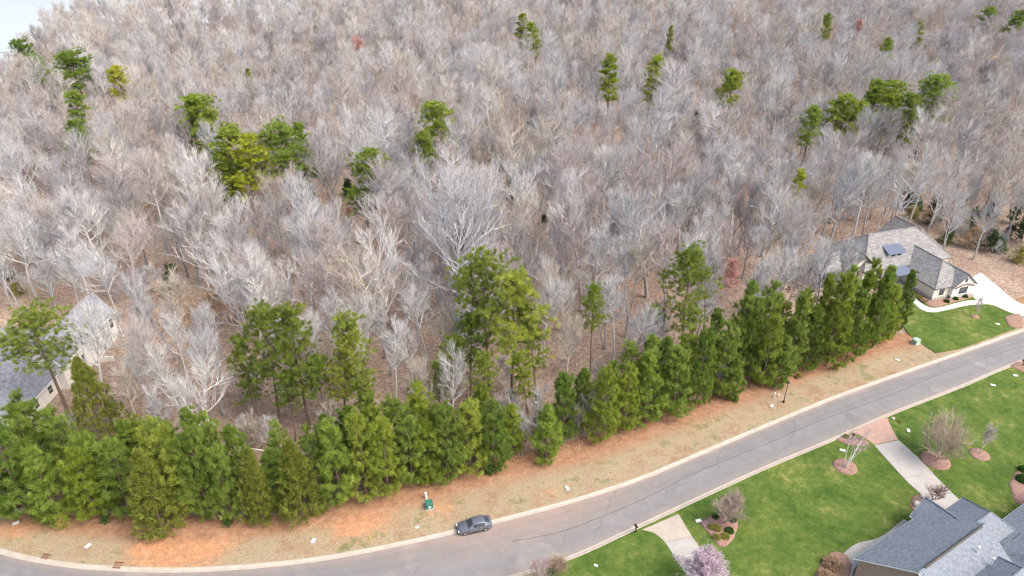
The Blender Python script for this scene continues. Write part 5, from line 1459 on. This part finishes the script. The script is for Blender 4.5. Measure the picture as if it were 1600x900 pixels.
def blocked(x, y):
    if -112 < x < -66 and 84 < y < 120: return True
    c, s_ = math.cos(R(17.5)), math.sin(R(17.5))
    lx, ly = (x - 88.4) * c + (y - 127.8) * s_, -(x - 88.4) * s_ + (y - 127.8) * c
    if -22 < lx < 20 and -30 < ly < 25: return True
    if 0 < lx < 45 and -30 < ly < 12: return True
    if y - float(kn(x)) < float(np.interp(x, [-60, 0, 50, 80], [12, 12.5, 12.5, 12])): return True
    if float(gz(x, y)) < -4.2: return True
    for a_, b_ in CLEAR:
        if abs(x - a_ * (y / b_)) < 4.2 and -19 < y - b_ < 3: return True
    return False
def seen(x, y, z, pad=0.06):
    c, s_ = math.cos(R(CAM_PITCH)), math.sin(R(CAM_PITCH))
    dep = y * c - (z - CAM_H) * s_; up = y * s_ + (z - CAM_H) * c
    return abs(x / dep) < (800 / 1100) * (1 + pad) and abs(up / dep) < (450 / 1100) * (1 + pad * 1.5)

rng = random.Random(21)
cell = {}
def far_enough(x, y, d):
    ci, cj = int(x // 8), int(y // 8)
    for i in range(ci - 1, ci + 2):
        for j in range(cj - 1, cj + 2):
            for (a_, b_, r_) in cell.get((i, j), ()):
                if (a_ - x) ** 2 + (b_ - y) ** 2 < max(d, r_) ** 2: return False
    return True
for x, y, r_ in taken: cell.setdefault((int(x // 8), int(y // 8)), []).append((x, y, r_))
spots = []
for _ in range(26000):
    y = 85 + 445 * rng.random() ** 1.25
    x = rng.uniform(-1, 1) * (0.80 * (y + 50) + 12)
    if blocked(x, y) or not (seen(x, y, 18, 0.12) or seen(x, y, 2, 0.12)): continue
    dn = y - float(kn(x))
    if math.sin(x * 0.11 + 1) * math.sin(y * 0.083) + 0.5 * math.sin(x * 0.05 - y * 0.06) > 0.78 and rng.random() < 0.75: continue
    dmin = 4.6 + 0.003 * (y - 100) + (0.3 if dn < 40 else 0)
    if not far_enough(x, y, dmin): continue
    cell.setdefault((int(x // 8), int(y // 8)), []).append((x, y, dmin))
    spots.append((x, y))
spots.sort(key=lambda p: math.hypot(p[0], p[1]))
LM = PINES + [(-78, 106, 'the left white brick house'), (84, 146, 'the far right house')]
def near_label(items, what, far_word='wood'):
    """items: (x, y, adjective); gives each a label from its place beside the nearest landmark"""
    bins = {}
    for i, (x, y, adj) in enumerate(items):
        d, lx, ly, ph = min((math.hypot(x - a_, y - b_), a_, b_, c) for a_, b_, c in LM)
        dx, dy = x - lx - (lx / max(ly, 1)) * (y - ly), (y - ly)
        side = ('right of' if dx > 0 else 'left of') if abs(dx) > abs(dy) * 0.8 else ('behind' if dy > 0 else 'in front of')
        bins.setdefault((adj, side, ph), []).append((d, i))
    out = [None] * len(items)
    for (adj, side, ph), L in bins.items():
        L.sort()
        for r_, (d, i) in enumerate(L):
            out[i] = ('%s %s %s %s' % (adj, what, side, ph)) if len(L) == 1 else ('%s nearest %s %s %s %s' % (ordinal(r_) if r_ else 'the', adj, what, side, ph))
    return out
NEAR = [p for p in spots if seen(p[0], p[1], 10, 0.0)][:298]
near_set = set(NEAR)
items, rec = [], []
for (x, y) in NEAR:
    k = rng.choice([0, 3, 6, 2, 3, 6, 5]) if y - float(kn(x)) < 42 else rng.randrange(len(BARE)); t = rng.choices(range(6), [28, 22, 18, 13, 11, 8])[0]
    sc = rng.uniform(0.66, 1.12) * (0.9 if y - float(kn(x)) < 30 else 1.0)
    rec.append((x, y, k, t, sc, rng.uniform(0, 6.28), rng.uniform(-0.05, 0.05), rng.uniform(-0.05, 0.05)))
    items.append((x, y, ('tall ' if sc > 0.95 else '') + TONES[t][1]))
for r_, lab in zip(rec, near_label(items, 'bare tree')):
    x, y, k, t, sc, rz, l1, l2 = r_
    plant('bare_tree', BARE[k], x, y, bz(x, y), sc, rz, sc * rng.uniform(0.95, 1.1), TONES[t][0], lab, 'tree', 'bare hardwoods in the wood', (l1, l2))

# --- understorey: saplings, tan-leaved beeches, dark evergreens
def scatter(n, ymin, ymax, dmin, seed):
    q = random.Random(seed); out = []
    for _ in range(n * 30):
        if len(out) >= n: break
        y = ymin + (ymax - ymin) * q.random() ** 1.2; x = q.uniform(-1, 1) * 0.74 * (y + 42)
        if blocked(x, y) or not seen(x, y, 3, -0.02): continue
        if not far_enough(x, y, dmin): continue
        cell.setdefault((int(x // 8), int(y // 8)), []).append((x, y, 1.0)); out.append((x, y))
    return out
P_ = scatter(290, 82, 165, 1.4, 5)
its = [(x, y, TONES[i % 4][1]) for i, (x, y) in enumerate(P_)]
for i, ((x, y), lab) in enumerate(zip(P_, near_label(its, 'bare sapling'))):
    s = 0.7 + 0.5 * ((i * 37) % 100) / 100
    plant('bare_sapling', SAPL[i % 3], x, y, bz(x, y), s, i * 1.1, None, TONES[i % 4][0], lab, 'sapling', 'bare saplings in the wood')
P_ = [(-42.92, 157.92), (-42.46, 167.50), (-42.95, 150.86), (-37.14, 152.58), (-73.87, 128.30), (-68.74, 125.68), (-59.14, 119.47), (-64.20, 129.64), (-8.13, 214.05), (-19.65, 205.38), (-102.47, 194.69), (-117.98, 223.35), (-62.89, 115.96), (-55.69, 120.67)] + scatter(26, 100, 230, 1.8, 9)
for i, ((x, y), lab) in enumerate(zip(P_, near_label([(x, y, 'tan-leaved') for x, y in P_], 'young beech'))):
    plant('beech_sapling', BEE[i % 2], x, y, bz(x, y), 0.75 + 0.5 * ((i * 31) % 100) / 100, i, None, TONES[0][0], lab, 'sapling', 'young beeches holding dry leaves')
P_ = [(110.84, 181.18), (112.93, 187.25), (-20.25, 189.68), (-33.31, 220.18), (-6.17, 217.08), (-59.66, 217.08), (-148.73, 211.10), (-136.97, 202.62), (-128.74, 199.92), (-162.52, 217.08), (96.40, 240.44), (9.94, 208.21), (-170.49, 233.35), (-160.11, 223.35), (-149.15, 217.08), (-140.29, 214.05), (-153.00, 208.21), (126.47, 171.59), (129.89, 167.50), (121.19, 175.84), (125.23, 156.11), (122.40, 157.92), (115.76, 161.64), (113.14, 173.70)] + scatter(46, 130, 230, 1.8, 13) + scatter(110, 230, 430, 1.6, 14)
for i, ((x, y), lab) in enumerate(zip(P_, near_label([(x, y, 'dark') for x, y in P_], 'evergreen understorey tree'))):
    plant('evergreen_tree', HOL[i % 2], x, y, bz(x, y), (0.8 if y < 220 else 1.15) + 0.6 * ((i * 29) % 100) / 100, i, None, None, lab, 'tree', 'evergreens under the bare wood')

# --- the far wood, past what can be told apart: one mass
far = [p for p in spots if p not in near_set]
fc = bpy.data.collections.new('far_tree_shapes')
for i, (h, (t_, c_)) in enumerate(BARE_P):
    mb_ = MB(); mb_.v = t_.v + c_.v; mb_.t = t_.t + c_.t
    mb_.f = list(t_.f) + [tuple(q + t_.n for q in f) for f in c_.f]; mb_.n = t_.n + c_.n
    fo = bpy.data.objects.new('far_shape_%d' % i, mb_.mesh('far_tree', 'far_bare_bark'))
    fc.objects.link(fo)
me = bpy.data.meshes.new('far_wood')
me.from_pydata([(x, y, bz(x, y)) for x, y in far], [], [])
attr(me, 'size', [rng.uniform(0.6, 1.12) for _ in far]); attr(me, 'turn', [rng.uniform(0, 6.28) for _ in far])
at_ = me.attributes.new('pick', 'INT', 'POINT'); at_.data.foreach_set('value', [rng.randrange(8) for _ in far])
fw = tag(link('far_wood', me), 'grey-pink mass of bare treetops filling the far hillside', 'woodland', kind='stuff')
ng = bpy.data.node_groups.new('far_wood_nodes', 'GeometryNodeTree')
ng.interface.new_socket('Geometry', in_out='INPUT', socket_type='NodeSocketGeometry')
ng.interface.new_socket('Geometry', in_out='OUTPUT', socket_type='NodeSocketGeometry')
gi, go = ng.nodes.new('NodeGroupInput'), ng.nodes.new('NodeGroupOutput')
ci = ng.nodes.new('GeometryNodeCollectionInfo'); ci.inputs['Collection'].default_value = fc
ci.inputs['Separate Children'].default_value = True; ci.inputs['Reset Children'].default_value = True
ip = ng.nodes.new('GeometryNodeInstanceOnPoints'); ip.inputs['Pick Instance'].default_value = True
def named(nm, ty):
    q = ng.nodes.new('GeometryNodeInputNamedAttribute'); q.data_type = ty; q.inputs['Name'].default_value = nm
    return q.outputs['Attribute']
cx = ng.nodes.new('ShaderNodeCombineXYZ'); ng.links.new(named('turn', 'FLOAT'), cx.inputs[2])
ng.links.new(gi.outputs[0], ip.inputs['Points']); ng.links.new(ci.outputs[0], ip.inputs['Instance'])
ng.links.new(named('pick', 'INT'), ip.inputs['Instance Index'])
ng.links.new(cx.outputs[0], ip.inputs['Rotation']); ng.links.new(named('size', 'FLOAT'), ip.inputs['Scale'])
ng.links.new(ip.outputs[0], go.inputs[0])
md = fw.modifiers.new('trees', 'NODES'); md.node_group = ng
